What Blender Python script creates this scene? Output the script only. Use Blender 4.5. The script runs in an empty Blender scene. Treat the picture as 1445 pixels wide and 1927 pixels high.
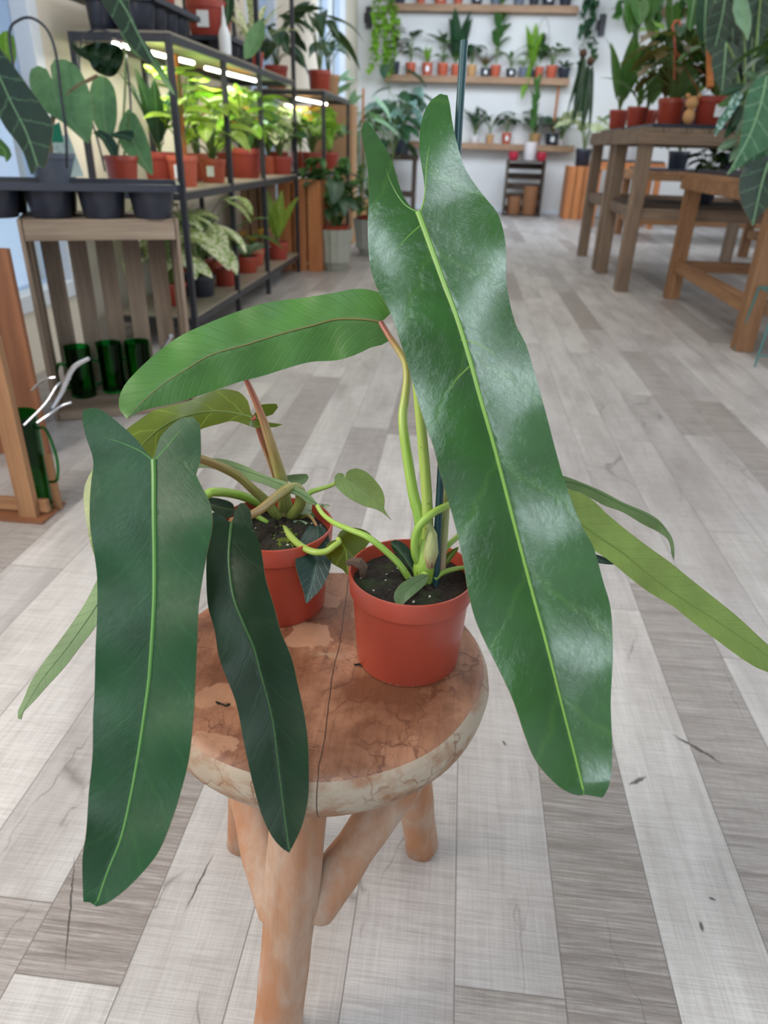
import bpy, bmesh, math, random
from mathutils import Vector, Matrix, geometry
rnd = random.Random(7)
# ---------------------------------------------------------------- camera, world, lights
FPX, CX, CY, CH = 1330.0, 722.5, 963.5, 0.90
sc = bpy.context.scene
rad = math.radians
RM = Matrix.Rotation(rad(5.15), 3, 'Z') @ Matrix.Rotation(rad(90-27.35), 3, 'X') @ Matrix.Rotation(rad(1.8), 3, 'Z')
cd = bpy.data.cameras.new('camera'); cam = bpy.data.objects.new('camera', cd); sc.collection.objects.link(cam)
M4 = RM.to_4x4(); M4.translation = Vector((0, 0, CH)); cam.matrix_world = M4
cd.sensor_fit = 'VERTICAL'; cd.sensor_height = 36.0; cd.lens = FPX/1927*36; cd.clip_start = 0.02
cd.dof.use_dof = True; cd.dof.focus_distance = 0.66; cd.dof.aperture_fstop = 6.5
sc.camera = cam
sc.view_settings.view_transform = 'Standard'; sc.view_settings.look = 'None'
sc.view_settings.gamma = 1; sc.view_settings.use_curve_mapping = False
sc.view_settings.exposure = 0.0
w = bpy.data.worlds.new('world'); sc.world = w; w.use_nodes = True
wn = w.node_tree; bg = wn.nodes['Background']
bg.inputs[0].default_value = (0.78, 0.88, 1.0, 1); bg.inputs[1].default_value = 0.9

def area(name, loc, target, sx, sy, power, col):
    l = bpy.data.lights.new(name, 'AREA'); l.shape = 'RECTANGLE'; l.size = sx; l.size_y = sy; l.energy = power; l.color = col
    o = bpy.data.objects.new(name, l); sc.collection.objects.link(o); o.location = loc
    o.rotation_euler = (Vector(target)-Vector(loc)).to_track_quat('-Z', 'Y').to_euler()
    return o
area('left_window_light', (-1.6, 0.1, 1.5), (0.1, 0.9, 0.3), 0.9, 1.1, 36, (1.0, 0.90, 0.78))
area('shopfront_light', (1.2, -2.4, 2.3), (0.2, 2.0, 0.4), 4.5, 2.2, 12, (0.84, 0.92, 1.0))
area('leaf_sheen_light', (-0.02, -1.2, 3.05), (-0.02, -1.0, 0), 0.5, 2.4, 48, (0.78, 0.91, 1.0))  # added overhead strip lamp, shaped to lay the sheen on the giant leaf
area('side_window_light', (4.6, 6.5, 2.4), (0.0, 6.5, 0.6), 7, 1.8, 110, (0.86, 0.93, 1.0))
area('room_fill_light', (0.4, 5.0, 3.1), (0.4, 5.0, 0), 2.5, 5.0, 55, (1.0, 0.97, 0.92))  # added fill lamp for the middle of the room
area('rear_fill_light', (0.3, 9.8, 3.1), (0.3, 11.6, 0.6), 3.0, 2.0, 180, (0.78, 0.88, 1.0))  # added fill lamp, aimed to brighten the far wall

# ---------------------------------------------------------------- pixel helpers (real positions in the room)
CAMP = Vector((0, 0, CH))
def ray(x, y): return RM @ Vector(((x-CX)/FPX, (CY-y)/FPX, -1))
def PD(x, y, d): return CAMP + ray(x, y)*d
def PZ(x, y, z=0.0): v = ray(x, y); return CAMP + v*((z-CH)/v.z)
def PY(x, y, Y): v = ray(x, y); return CAMP + v*(Y/v.y)
def PX(x, y, X): v = ray(x, y); return CAMP + v*(X/v.x)

# ---------------------------------------------------------------- materials
def lin(c):
    return tuple(((v/255)/12.92 if v/255 <= .04045 else ((v/255+.055)/1.055)**2.4) for v in c)
def newmat(name):
    m = bpy.data.materials.new(name); m.use_nodes = True
    nt = m.node_tree; b = nt.nodes['Principled BSDF']; return m, nt, b
def nd(nt, t, **k):
    n = nt.nodes.new(t)
    for a, v in k.items():
        if a.startswith('i_'): n.inputs[int(a[2:])].default_value = v
        else: setattr(n, a, v)
    return n
def mth(nt, op, a, b=None, clamp=False):
    n = nt.nodes.new('ShaderNodeMath'); n.operation = op; n.use_clamp = clamp
    for i, v in enumerate((a, b)):
        if v is None: continue
        if isinstance(v, (int, float)): n.inputs[i].default_value = v
        else: nt.links.new(v, n.inputs[i])
    return n.outputs[0]
def mixc(nt, f, a, b, blend='MIX'):
    n = nt.nodes.new('ShaderNodeMix'); n.data_type = 'RGBA'; n.blend_type = blend
    for i, v in ((0, f), (6, a), (7, b)):
        if isinstance(v, (int, float)): n.inputs[i].default_value = v
        elif isinstance(v, tuple): n.inputs[i].default_value = (*v[:3], 1)
        else: nt.links.new(v, n.inputs[i])
    return n.outputs[2]
def noise(nt, vec, scale, detail=3, rough=.55):
    n = nt.nodes.new('ShaderNodeTexNoise'); n.inputs['Scale'].default_value = scale
    n.inputs['Detail'].default_value = detail; n.inputs['Roughness'].default_value = rough
    if vec is not None: nt.links.new(vec, n.inputs['Vector'])
    return n.outputs['Fac']
def ramp(nt, f, stops):
    n = nt.nodes.new('ShaderNodeValToRGB'); e = n.color_ramp.elements
    while len(e) < len(stops): e.new(.5)
    for i, (p, c) in enumerate(stops):
        e[i].position = p; e[i].color = (*(c if isinstance(c, tuple) else (c,)*3), 1)
    nt.links.new(f, n.inputs[0]); return n.outputs[0]
def mapping(nt, vec, s=(1, 1, 1), loc=(0, 0, 0)):
    n = nt.nodes.new('ShaderNodeMapping'); n.inputs['Scale'].default_value = s; n.inputs['Location'].default_value = loc
    nt.links.new(vec, n.inputs[0]); return n.outputs[0]
def bump(nt, b, h, strength, dist=.001):
    n = nt.nodes.new('ShaderNodeBump'); n.inputs['Strength'].default_value = strength; n.inputs['Distance'].default_value = dist
    nt.links.new(h, n.inputs['Height']); nt.links.new(n.outputs[0], b.inputs['Normal'])
def coord(nt, k='Object'):
    return nt.nodes.new('ShaderNodeTexCoord').outputs[k]
def plain(name, c, rough=.5, metal=0, var=.12, scale=30, emit=0, spec=.5):
    m, nt, b = newmat(name); c = lin(c)
    f = noise(nt, coord(nt), scale)
    dk = tuple(v*(1-var) for v in c); lt = tuple(min(1, v*(1+var)) for v in c)
    nt.links.new(mixc(nt, f, dk, lt), b.inputs['Base Color'])
    b.inputs['Roughness'].default_value = rough; b.inputs['Metallic'].default_value = metal
    b.inputs['Specular IOR Level'].default_value = spec
    if emit:
        b.inputs['Emission Color'].default_value = (*c, 1); b.inputs['Emission Strength'].default_value = emit
    return m
def wood(name, c1, c2, axis=2, rough=.65, sc_=6):
    m, nt, b = newmat(name); s = [sc_*6]*3; s[axis] = sc_*.45
    v = mapping(nt, coord(nt), tuple(s)); n1 = noise(nt, v, 1.0, 5, .65)
    v2 = mapping(nt, coord(nt), tuple(x*.25 for x in s)); n2 = noise(nt, v2, 1.0, 2)
    col = mixc(nt, ramp(nt, n1, [(.3, 0.), (.7, 1.)]), lin(c1), lin(c2))
    col = mixc(nt, ramp(nt, n2, [(.35, 0.), (.7, .55)]), col, tuple(v*.55 for v in lin(c1)))
    nt.links.new(col, b.inputs['Base Color']); b.inputs['Roughness'].default_value = rough
    bump(nt, b, n1, .3, .002); return m
def leafmat(name, base, vein, rough=.38, spacing=.02, vstr=.35, edge=None, patch=None, patchc=None, transl=.18, rib=.0014, fine=.5, mott=.25, slope=.75, shadecol=None, coat=.0, patchsc=90, vb=.6, spec=.5):
    """UV carries metres: u along the midrib, v away from it."""
    m, nt, b = newmat(name); base = lin(base); vein = lin(vein)
    uv = coord(nt, 'UV'); sp = nd(nt, 'ShaderNodeSeparateXYZ'); nt.links.new(uv, sp.inputs[0])
    u, v = sp.outputs[0], sp.outputs[1]; av = mth(nt, 'ABSOLUTE', v)
    nz = noise(nt, uv, 60, 3)
    c = mth(nt, 'ADD', mth(nt, 'SUBTRACT', u, mth(nt, 'MULTIPLY', mth(nt, 'POWER', av, .85), slope)), mth(nt, 'MULTIPLY', nz, spacing*.35))
    fr = mth(nt, 'ABSOLUTE', mth(nt, 'SUBTRACT', mth(nt, 'FRACT', mth(nt, 'DIVIDE', c, spacing)), .5))
    line = mth(nt, 'SUBTRACT', 1.0, mth(nt, 'DIVIDE', fr, .07), True)
    cv = nd(nt, 'ShaderNodeCombineXYZ'); nt.links.new(mth(nt, 'MULTIPLY', c, 900), cv.inputs[0]); nt.links.new(mth(nt, 'MULTIPLY', av, 60), cv.inputs[1])
    st = noise(nt, cv.outputs[0], 1.0, 3, .6)
    mo = noise(nt, uv, 18, 4)
    col = mixc(nt, ramp(nt, mo, [(.3, 0.), (.7, 1.)]), tuple(x*(1-mott) for x in base), tuple(x*(1+mott) for x in base))
    col = mixc(nt, mth(nt, 'MULTIPLY', ramp(nt, st, [(.4, 0.), (.75, 1.)]), .22), col, tuple(min(1, x*1.6+.01) for x in base))
    if patch:
        pn = noise(nt, mapping(nt, uv, (1, 1, 1), (3, 7, 0)), patchsc, 2)
        col = mixc(nt, ramp(nt, pn, [(patch, 0.), (patch+.04, 1.)]), col, lin(patchc))
    col = mixc(nt, mth(nt, 'MULTIPLY', line, vstr), col, vein)
    rb = mth(nt, 'SUBTRACT', 1.0, mth(nt, 'DIVIDE', av, rib), True)
    col = mixc(nt, rb, col, vein)
    nt.links.new(col, b.inputs['Base Color']); b.inputs['Roughness'].default_value = rough
    b.inputs['Specular IOR Level'].default_value = spec
    b.inputs['Coat Weight'].default_value = coat; b.inputs['Coat Roughness'].default_value = .18
    h = mth(nt, 'ADD', mth(nt, 'MULTIPLY', st, fine), mth(nt, 'MULTIPLY', line, -vb))
    h = mth(nt, 'ADD', h, mth(nt, 'MULTIPLY', mo, 2.2))
    bump(nt, b, h, .35, .0009)
    tr = nd(nt, 'ShaderNodeBsdfTranslucent'); nt.links.new(mixc(nt, .35, col, (.5, .8, .1)), tr.inputs[0])
    ms = nd(nt, 'ShaderNodeMixShader'); ms.inputs[0].default_value = transl
    out = [n for n in nt.nodes if n.type == 'OUTPUT_MATERIAL'][0]
    nt.links.new(b.outputs[0], ms.inputs[1]); nt.links.new(tr.outputs[0], ms.inputs[2]); nt.links.new(ms.outputs[0], out.inputs[0])
    return m
def glassmat(name, c, rough=.03, alpha=1.0):
    m, nt, b = newmat(name)
    b.inputs['Base Color'].default_value = (*lin(c), 1); b.inputs['Roughness'].default_value = rough
    b.inputs['Transmission Weight'].default_value = alpha; b.inputs['IOR'].default_value = 1.3
    return m
def floormat():
    m, nt, b = newmat('grey_wood_plank'); oc = coord(nt)
    sp = nd(nt, 'ShaderNodeSeparateXYZ'); nt.links.new(oc, sp.inputs[0]); X, Y = sp.outputs[0], sp.outputs[1]
    W, L = .1325, 1.21
    cx = mth(nt, 'DIVIDE', mth(nt, 'SUBTRACT', X, .058), W); col = mth(nt, 'FLOOR', cx)
    wn1 = nd(nt, 'ShaderNodeTexWhiteNoise', noise_dimensions='1D'); nt.links.new(col, wn1.inputs['W'])
    pa = mth(nt, 'COMPARE', col, 1.0); pb = mth(nt, 'COMPARE', col, -4.0)   # two planks whose joints are visible near the stool
    for n_ in (pa, pb): n_.node.inputs[2].default_value = .1
    o1 = mth(nt, 'MULTIPLY', wn1.outputs[0], mth(nt, 'SUBTRACT', 1.0, mth(nt, 'ADD', pa, pb)))
    of = mth(nt, 'ADD', o1, mth(nt, 'ADD', mth(nt, 'MULTIPLY', pa, .215), mth(nt, 'MULTIPLY', pb, .623)))
    cy = mth(nt, 'ADD', mth(nt, 'DIVIDE', Y, L), of); row = mth(nt, 'FLOOR', cy)
    idv = nd(nt, 'ShaderNodeCombineXYZ'); nt.links.new(col, idv.inputs[0]); nt.links.new(row, idv.inputs[1]); idv.inputs[2].default_value = 4.37
    wn2 = nd(nt, 'ShaderNodeTexWhiteNoise', noise_dimensions='3D'); nt.links.new(idv.outputs[0], wn2.inputs['Vector'])
    r0 = mth(nt, 'COMPARE', row, 0.0); r1 = mth(nt, 'COMPARE', row, 1.0)
    for n_ in (r0, r1): n_.node.inputs[2].default_value = .1
    sel = mth(nt, 'MAXIMUM', mth(nt, 'MULTIPLY', pa, r0), mth(nt, 'MULTIPLY', pb, r1))
    hv = mth(nt, 'MAXIMUM', mth(nt, 'MULTIPLY', wn2.outputs[0], .86), mth(nt, 'MULTIPLY', sel, .97))
    off = nd(nt, 'ShaderNodeVectorMath', operation='SCALE'); nt.links.new(wn2.outputs[1], off.inputs[0]); off.inputs['Scale'].default_value = 37
    ad = nd(nt, 'ShaderNodeVectorMath', operation='ADD'); nt.links.new(oc, ad.inputs[0]); nt.links.new(off.outputs[0], ad.inputs[1]); pv = ad.outputs[0]
    tone = ramp(nt, hv, [(0., lin((206, 201, 197))), (.35, lin((196, 191, 188))), (.62, lin((180, 175, 173))), (.80, lin((154, 146, 140))), (1., lin((122, 112, 104)))])
    # wide cloudy stain, long grain streaks, saw marks across the plank
    cl = noise(nt, mapping(nt, pv, (9, 2.2, 1)), 1, 4, .6)
    c1 = mixc(nt, ramp(nt, cl, [(.40, 0.), (.72, .6)]), tone, lin((134, 124, 120)))
    gr = noise(nt, mapping(nt, pv, (70, 3.0, 1)), 1, 4, .6)
    c1 = mixc(nt, ramp(nt, gr, [(.5, 0.), (.8, .3)]), c1, lin((124, 114, 110)))
    sw = noise(nt, mapping(nt, pv, (9, 320, 1)), 1, 5, .75)
    dk = ramp(nt, hv, [(.5, .16), (.85, .62)])
    swm = mth(nt, 'MULTIPLY', ramp(nt, sw, [(.42, 0.), (.68, 1.)]), dk)
    c1 = mixc(nt, swm, c1, lin((196, 191, 188)))
    sw2 = noise(nt, mapping(nt, pv, (6, 70, 1), (5, 5, 0)), 1, 6, .8)
    c1 = mixc(nt, mth(nt, 'MULTIPLY', ramp(nt, sw2, [(.48, 0.), (.68, .95)]), dk), c1, lin((88, 80, 74)))
    wx = noise(nt, mapping(nt, pv, (420, 12, 1)), 1, 2, .6); wy = noise(nt, mapping(nt, pv, (14, 520, 1)), 1, 2, .6)
    c1 = mixc(nt, mth(nt, 'MULTIPLY', ramp(nt, mth(nt, 'ADD', mth(nt, 'MULTIPLY', wx, .4), mth(nt, 'MULTIPLY', wy, .6)), [(.42, 1.), (.56, 0.)]), .28), c1, lin((120, 112, 108)))
    # knots and cracks
    kn = nd(nt, 'ShaderNodeTexVoronoi', feature='F1'); nt.links.new(mapping(nt, pv, (4.2, 2.6, 1)), kn.inputs['Vector']); kn.inputs['Scale'].default_value = 1
    wob = noise(nt, mapping(nt, pv, (22, 22, 1)), 1, 3)
    kd = mth(nt, 'ADD', kn.outputs['Distance'], mth(nt, 'MULTIPLY', mth(nt, 'SUBTRACT', wob, .5), .12))
    c1 = mixc(nt, ramp(nt, kd, [(0.015, .9), (.03, 0.)]), c1, lin((48, 42, 40)))
    ck = nd(nt, 'ShaderNodeTexVoronoi', feature='DISTANCE_TO_EDGE'); ck.inputs['Scale'].default_value = 1
    wv = noise(nt, mapping(nt, pv, (14, 6, 1)), 1, 3)
    cc = nd(nt, 'ShaderNodeCombineXYZ'); s3 = nd(nt, 'ShaderNodeSeparateXYZ'); nt.links.new(pv, s3.inputs[0])
    nt.links.new(mth(nt, 'ADD', mth(nt, 'MULTIPLY', s3.outputs[0], 5), mth(nt, 'MULTIPLY', wv, .5)), cc.inputs[0]); nt.links.new(mth(nt, 'MULTIPLY', s3.outputs[1], .9), cc.inputs[1])
    nt.links.new(cc.outputs[0], ck.inputs['Vector'])
    ckm = mth(nt, 'MULTIPLY', ramp(nt, ck.outputs['Distance'], [(0.0, 1.), (.006, 0.)]), ramp(nt, cl, [(.48, 0.), (.58, .6)]))
    c1 = mixc(nt, ckm, c1, lin((92, 86, 82)))
    # individual dark knots and splits in the boards near the stool
    for (xa, ya), (xb, yb), wd in (((1262, 1380), (1365, 1440), .0042), ((1183, 1478), (1216, 1461), .0045), ((1318, 1735), (1322, 1752), .003), ((120, 1840), (142, 1600), .0016), ((345, 1720), (405, 1600), .0016), ((945, 1395), (952, 1402), .004), ((1335, 1690), (1345, 1694), .003)):
        A, B = PZ(xa, ya), PZ(xb, yb); c_ = (A+B)/2; d_ = B-A; ln = d_.length/2+.002; an = math.atan2(d_.y, d_.x)
        dx_ = mth(nt, 'SUBTRACT', X, c_.x); dy_ = mth(nt, 'SUBTRACT', Y, c_.y); wn_ = mth(nt, 'MULTIPLY', mth(nt, 'SUBTRACT', noise(nt, mapping(nt, oc, (60, 60, 1)), 1, 3), .5), wd*3)
        uu = mth(nt, 'ADD', mth(nt, 'MULTIPLY', dx_, math.cos(an)), mth(nt, 'MULTIPLY', dy_, math.sin(an)))
        vv = mth(nt, 'ADD', mth(nt, 'SUBTRACT', mth(nt, 'MULTIPLY', dy_, math.cos(an)), mth(nt, 'MULTIPLY', dx_, math.sin(an))), wn_)
        dd = mth(nt, 'ADD', mth(nt, 'POWER', mth(nt, 'ABSOLUTE', mth(nt, 'DIVIDE', uu, ln)), 2.0), mth(nt, 'POWER', mth(nt, 'ABSOLUTE', mth(nt, 'DIVIDE', vv, wd)), 2.0))
        c1 = mixc(nt, ramp(nt, dd, [(.25, .85), (1., 0.)]), c1, lin((52, 46, 44)))
    # joints
    ex = mth(nt, 'ABSOLUTE', mth(nt, 'SUBTRACT', mth(nt, 'FRACT', cx), .5)); ey = mth(nt, 'ABSOLUTE', mth(nt, 'SUBTRACT', mth(nt, 'FRACT', cy), .5))
    jm = mth(nt, 'MAXIMUM', mth(nt, 'GREATER_THAN', ex, .5-.0009/W), mth(nt, 'GREATER_THAN', ey, .5-.0009/L))
    c1 = mixc(nt, mth(nt, 'MULTIPLY', jm, .7), c1, lin((96, 90, 86)))
    nt.links.new(c1, b.inputs['Base Color'])
    rg = mth(nt, 'ADD', .30, mth(nt, 'MULTIPLY', sw, .25)); nt.links.new(rg, b.inputs['Roughness'])
    bump(nt, b, mth(nt, 'SUBTRACT', sw, jm), .22, .0008)
    return m
def seatmat():
    m, nt, b = newmat('stained_teak'); oc = coord(nt)
    sp = nd(nt, 'ShaderNodeSeparateXYZ'); nt.links.new(oc, sp.inputs[0])
    g = noise(nt, mapping(nt, oc, (90, 9, 40)), 1, 5, .65); cl = noise(nt, oc, 13, 4, .6)
    g2 = noise(nt, mapping(nt, oc, (260, 14, 60)), 1, 4, .7)
    c = mixc(nt, g, lin((134, 84, 56)), lin((178, 128, 98)))
    c = mixc(nt, ramp(nt, g2, [(.5, 0.), (.7, .45)]), c, lin((110, 66, 42)))
    c = mixc(nt, ramp(nt, cl, [(.42, 0.), (.62, .85)]), c, lin((96, 52, 28)))
    wv = nd(nt, 'ShaderNodeTexNoise', noise_dimensions='3D'); wv.inputs['Scale'].default_value = 45; nt.links.new(oc, wv.inputs['Vector'])
    a = nd(nt, 'ShaderNodeVectorMath', operation='MULTIPLY_ADD'); nt.links.new(wv.outputs['Color'], a.inputs[0]); a.inputs[1].default_value = (.03, .03, .03); nt.links.new(oc, a.inputs[2])
    for sc_, th, cov in ((17, .030, .58), (40, .035, .60), (75, .05, .62)):
        v = nd(nt, 'ShaderNodeTexVoronoi', feature='DISTANCE_TO_EDGE'); v.inputs['Scale'].default_value = sc_; nt.links.new(a.outputs[0], v.inputs['Vector'])
        cvr = noise(nt, mapping(nt, oc, (1, 1, 1), (sc_, 2, 0)), 11, 2)
        mk = mth(nt, 'MULTIPLY', ramp(nt, v.outputs['Distance'], [(0., 1.), (th, 0.)]), ramp(nt, cvr, [(cov-.14, 0.), (cov+.03, .8)]))
        c = mixc(nt, mk, c, lin((84, 42, 22)))
    v = nd(nt, 'ShaderNodeTexVoronoi', feature='F1'); v.inputs['Scale'].default_value = 16; nt.links.new(a.outputs[0], v.inputs['Vector'])
    sepc = nd(nt, 'ShaderNodeSeparateColor'); nt.links.new(v.outputs['Color'], sepc.inputs[0])
    c = mixc(nt, mth(nt, 'MULTIPLY', ramp(nt, mth(nt, 'ADD', v.outputs['Distance'], mth(nt, 'MULTIPLY', noise(nt, oc, 90, 3), .2)), [(.46, 1.), (.49, 0.)]), ramp(nt, sepc.outputs[0], [(.76, 0.), (.78, .5)])), c, lin((182, 138, 108)))
    # bleached grey side, browner where the wash is worn through
    geo = nd(nt, 'ShaderNodeNewGeometry'); s2 = nd(nt, 'ShaderNodeSeparateXYZ'); nt.links.new(geo.outputs['True Normal'], s2.inputs[0])
    sn = noise(nt, mapping(nt, oc, (1, 1, 1.6)), 22, 4, .65)
    side = mixc(nt, ramp(nt, sn, [(.45, 0.), (.62, 1.)]), lin((168, 152, 132)), lin((146, 106, 76)))
    v3 = nd(nt, 'ShaderNodeTexVoronoi', feature='DISTANCE_TO_EDGE'); v3.inputs['Scale'].default_value = 26; nt.links.new(a.outputs[0], v3.inputs['Vector'])
    side = mixc(nt, mth(nt, 'MULTIPLY', ramp(nt, v3.outputs['Distance'], [(0., 1.), (.035, 0.)]), ramp(nt, cl, [(.46, 0.), (.55, .8)])), side, lin((112, 70, 42)))
    c = mixc(nt, ramp(nt, s2.outputs[2], [(.55, 1.), (.85, 0.)]), c, side)
    # the long crack
    kx = mth(nt, 'ADD', mth(nt, 'SUBTRACT', sp.outputs[0], .012), mth(nt, 'MULTIPLY', mth(nt, 'SUBTRACT', noise(nt, mapping(nt, oc, (0, 12, 0)), 1, 3), .5), .01))
    km = mth(nt, 'LESS_THAN', mth(nt, 'ABSOLUTE', mth(nt, 'SUBTRACT', kx, mth(nt, 'MULTIPLY', sp.outputs[1], -.06))), .0006)
    c = mixc(nt, mth(nt, 'MULTIPLY', km, .85), c, lin((52, 28, 16)))
    nt.links.new(c, b.inputs['Base Color']); b.inputs['Roughness'].default_value = .52
    bump(nt, b, mth(nt, 'ADD', g, mth(nt, 'MULTIPLY', km, -3)), .3, .0012); return m
def teakmat():
    m, nt, b = newmat('bleached_teak_branch'); oc = coord(nt)
    g = noise(nt, mapping(nt, oc, (120, 120, 12)), 1, 5, .65); cl = noise(nt, mapping(nt, oc, (1.3, 1.3, .55)), 20, 5, .65)
    c = mixc(nt, g, lin((140, 98, 70)), lin((182, 142, 112)))
    c = mixc(nt, ramp(nt, cl, [(.40, 0.), (.64, .85)]), c, lin((176, 154, 136)))
    c = mixc(nt, ramp(nt, noise(nt, mapping(nt, oc, (1.4, 1.4, .5), (4, 4, 4)), 16, 4), [(.46, 0.), (.66, .8)]), c, lin((164, 106, 66)))
    nt.links.new(c, b.inputs['Base Color']); b.inputs['Roughness'].default_value = .6; bump(nt, b, g, .4, .0015); return m
def soilmat():
    m, nt, b = newmat('potting_soil'); oc = coord(nt)
    n1 = noise(nt, oc, 260, 4, .7); n2 = noise(nt, oc, 35, 2)
    c = mixc(nt, ramp(nt, n1, [(.35, 0.), (.7, 1.)]), lin((14, 11, 9)), lin((56, 43, 31)))
    c = mixc(nt, ramp(nt, n2, [(.52, 0.), (.68, .8)]), c, lin((44, 56, 24)))
    v = nd(nt, 'ShaderNodeTexVoronoi'); v.inputs['Scale'].default_value = 210; nt.links.new(oc, v.inputs['Vector'])
    sepc = nd(nt, 'ShaderNodeSeparateColor'); nt.links.new(v.outputs['Color'], sepc.inputs[0])
    c = mixc(nt, mth(nt, 'MULTIPLY', mth(nt, 'LESS_THAN', v.outputs['Distance'], .3), mth(nt, 'GREATER_THAN', sepc.outputs[0], .95)), c, lin((205, 200, 190)))
    nt.links.new(c, b.inputs['Base Color']); b.inputs['Roughness'].default_value = .95; bump(nt, b, n1, 1, .004); return m
def gradmat(name, stops, rough=.4, spots=True):
    """colour runs along the stem (UV u from base 0 to end 1)"""
    m, nt, b = newmat(name); uv = coord(nt, 'UV'); sp = nd(nt, 'ShaderNodeSeparateXYZ'); nt.links.new(uv, sp.inputs[0])
    c = ramp(nt, sp.outputs[0], [(p, lin(k)) for p, k in stops])
    st = noise(nt, mapping(nt, uv, (5, 26, 1)), 1, 3); c = mixc(nt, ramp(nt, st, [(.4, 0.), (.75, .3)]), c, (.75, .8, .35))
    if spots:
        s = noise(nt, mapping(nt, coord(nt), (230, 230, 110)), 1, 2); c = mixc(nt, ramp(nt, s, [(.68, 0.), (.74, .7)]), c, lin((86, 48, 26)))
    nt.links.new(c, b.inputs['Base Color']); b.inputs['Roughness'].default_value = rough
    return m

M = {}
M['floor'] = floormat()
M['cream'] = plain('cream_wall_paint', (226, 216, 200), .9, var=.04, scale=3)
M['white'] = plain('white_wall_paint', (226, 226, 226), .9, var=.03, scale=3)
M['frame'] = plain('white_window_frame', (226, 232, 240), .5, var=.03)
M['ceil'] = plain('ceiling_paint', (232, 230, 226), .9, var=.02)
M['pane'] = glassmat('window_pane', (215, 232, 250), .02)
M['seat'] = seatmat(); M['teak'] = teakmat(); M['soil'] = soilmat()
M['terra'] = plain('terracotta_plastic', (168, 68, 49), .36, var=.10, scale=25)
M['terra2'] = plain('bright_terracotta_plastic', (190, 92, 66), .5, var=.08)
M['redpot'] = plain('dark_red_plastic', (160, 62, 48), .5, var=.1)
M['crimson'] = plain('crimson_glaze', (176, 40, 62), .35)
M['black'] = plain('black_plastic', (44, 48, 61), .36, var=.2)
M['greypot'] = plain('grey_plastic', (104, 112, 126), .5)
M['whitepot'] = plain('white_ceramic', (226, 220, 222), .35)
M['tanpot'] = plain('tan_ceramic', (196, 152, 104), .6)
M['ribpot'] = plain('grey_green_ceramic', (168, 170, 158), .6)
M['metal'] = plain('black_steel', (46, 47, 54), .4, var=.15)
M['steel'] = plain('brushed_steel', (200, 203, 210), .25, 1)
M['shelf'] = plain('grey_shelf_board', (150, 140, 124), .4, var=.15)
M['teal'] = plain('teal_plastic', (18, 60, 64), .4, var=.15, scale=120)
M['teal2'] = plain('teal_wire', (70, 130, 128), .5)
M['tag'] = plain('white_plant_label', (235, 238, 240), .5, var=.03)
M['tagg'] = plain('green_label_print', (24, 132, 98), .5)
M['tagp'] = plain('pale_label_card', (196, 216, 210), .5)
M['ink'] = plain('grey_ink', (110, 120, 125), .6)
M['led'] = plain('led_tube', (255, 250, 238), .5, emit=9, var=0)
M['stakeW'] = plain('coir_pole', (178, 108, 58), .9, var=.3, scale=60)
M['wicker'] = plain('wicker', (142, 98, 66), .8, var=.35, scale=70)
M['cardboard'] = plain('cardboard', (190, 148, 108), .8, var=.06)
M['moss'] = plain('moss', (82, 92, 26), .95, var=.5, scale=200)
M['roots'] = plain('dry_root', (112, 92, 72), .9)
M['dry'] = plain('dried_leaf', (92, 72, 58), .85, var=.4, scale=200)
M['gglass'] = glassmat('green_glass', (30, 150, 62), .05)
M['bear'] = plain('tan_ceramic_figure', (206, 156, 104), .6)
M['purple'] = plain('blue_grey_plastic', (88, 96, 130), .5)
WC = {'grey': ((126, 108, 92), (176, 158, 138)), 'bench': ((126, 86, 56), (176, 132, 92)), 'oldbench': ((112, 92, 76), (158, 134, 112)), 'orange': ((184, 108, 58), (218, 150, 96)), 'brown': ((110, 66, 40), (158, 104, 70)), 'shelf': ((140, 106, 80), (186, 152, 122)), 'dark': ((62, 48, 40), (92, 74, 62))}
for k, (a_, b_) in WC.items():
    for ax in range(3): M['w_%s%d' % (k, ax)] = wood('wood_%s_%s' % (k, 'xyz'[ax]), a_, b_, ax)
# leaves
M['leafA'] = leafmat('glossy_green_leaf', (26, 74, 12), (110, 160, 50), .25, .085, .08, rib=.0012, transl=.05, coat=.35, fine=.5, mott=.3)
M['leafB'] = leafmat('satin_dark_leaf', (19, 62, 27), (60, 120, 50), .38, .040, .07, vb=.2, fine=.8, spec=.34, rib=.001, transl=.06)
M['leafC'] = leafmat('deep_dark_leaf', (16, 42, 18), (60, 90, 40), .40, .030, .05, vb=.2, spec=.25, rib=.0008, transl=.05)
M['leafU'] = leafmat('leaf_underside', (64, 112, 40), (90, 110, 44), .42, .012, .08, rib=.0004, transl=.25)
M['leafO'] = leafmat('olive_leaf', (96, 112, 26), (150, 176, 60), .33, .03, .35, rib=.0012, transl=.3, coat=.3)
M['leafG'] = leafmat('grey_green_leaf', (104, 128, 82), (84, 104, 60), .5, .012, .15, rib=.0006, transl=.25)
M['leafY'] = leafmat('young_leaf_underside', (122, 144, 74), (100, 120, 54), .45, .014, .2, rib=.0006, transl=.3)
M['leafD'] = leafmat('blue_dark_leaf', (14, 44, 36), (60, 96, 70), .38, .010, .15, rib=.0006, transl=.04)
M['edge'] = plain('leaf_margin', (120, 104, 66), .5)
M['rib'] = plain('bright_midrib', (104, 144, 52), .4, var=.1)
M['ribB'] = plain('green_midrib', (78, 126, 54), .4, var=.1)
M['ribD'] = plain('dull_midrib', (54, 90, 42), .45, var=.1)
M['ribO'] = plain('olive_midrib', (98, 98, 42), .45, var=.15)
M['ribG'] = plain('olive_green_fold', (96, 118, 50), .5, var=.1)
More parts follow.
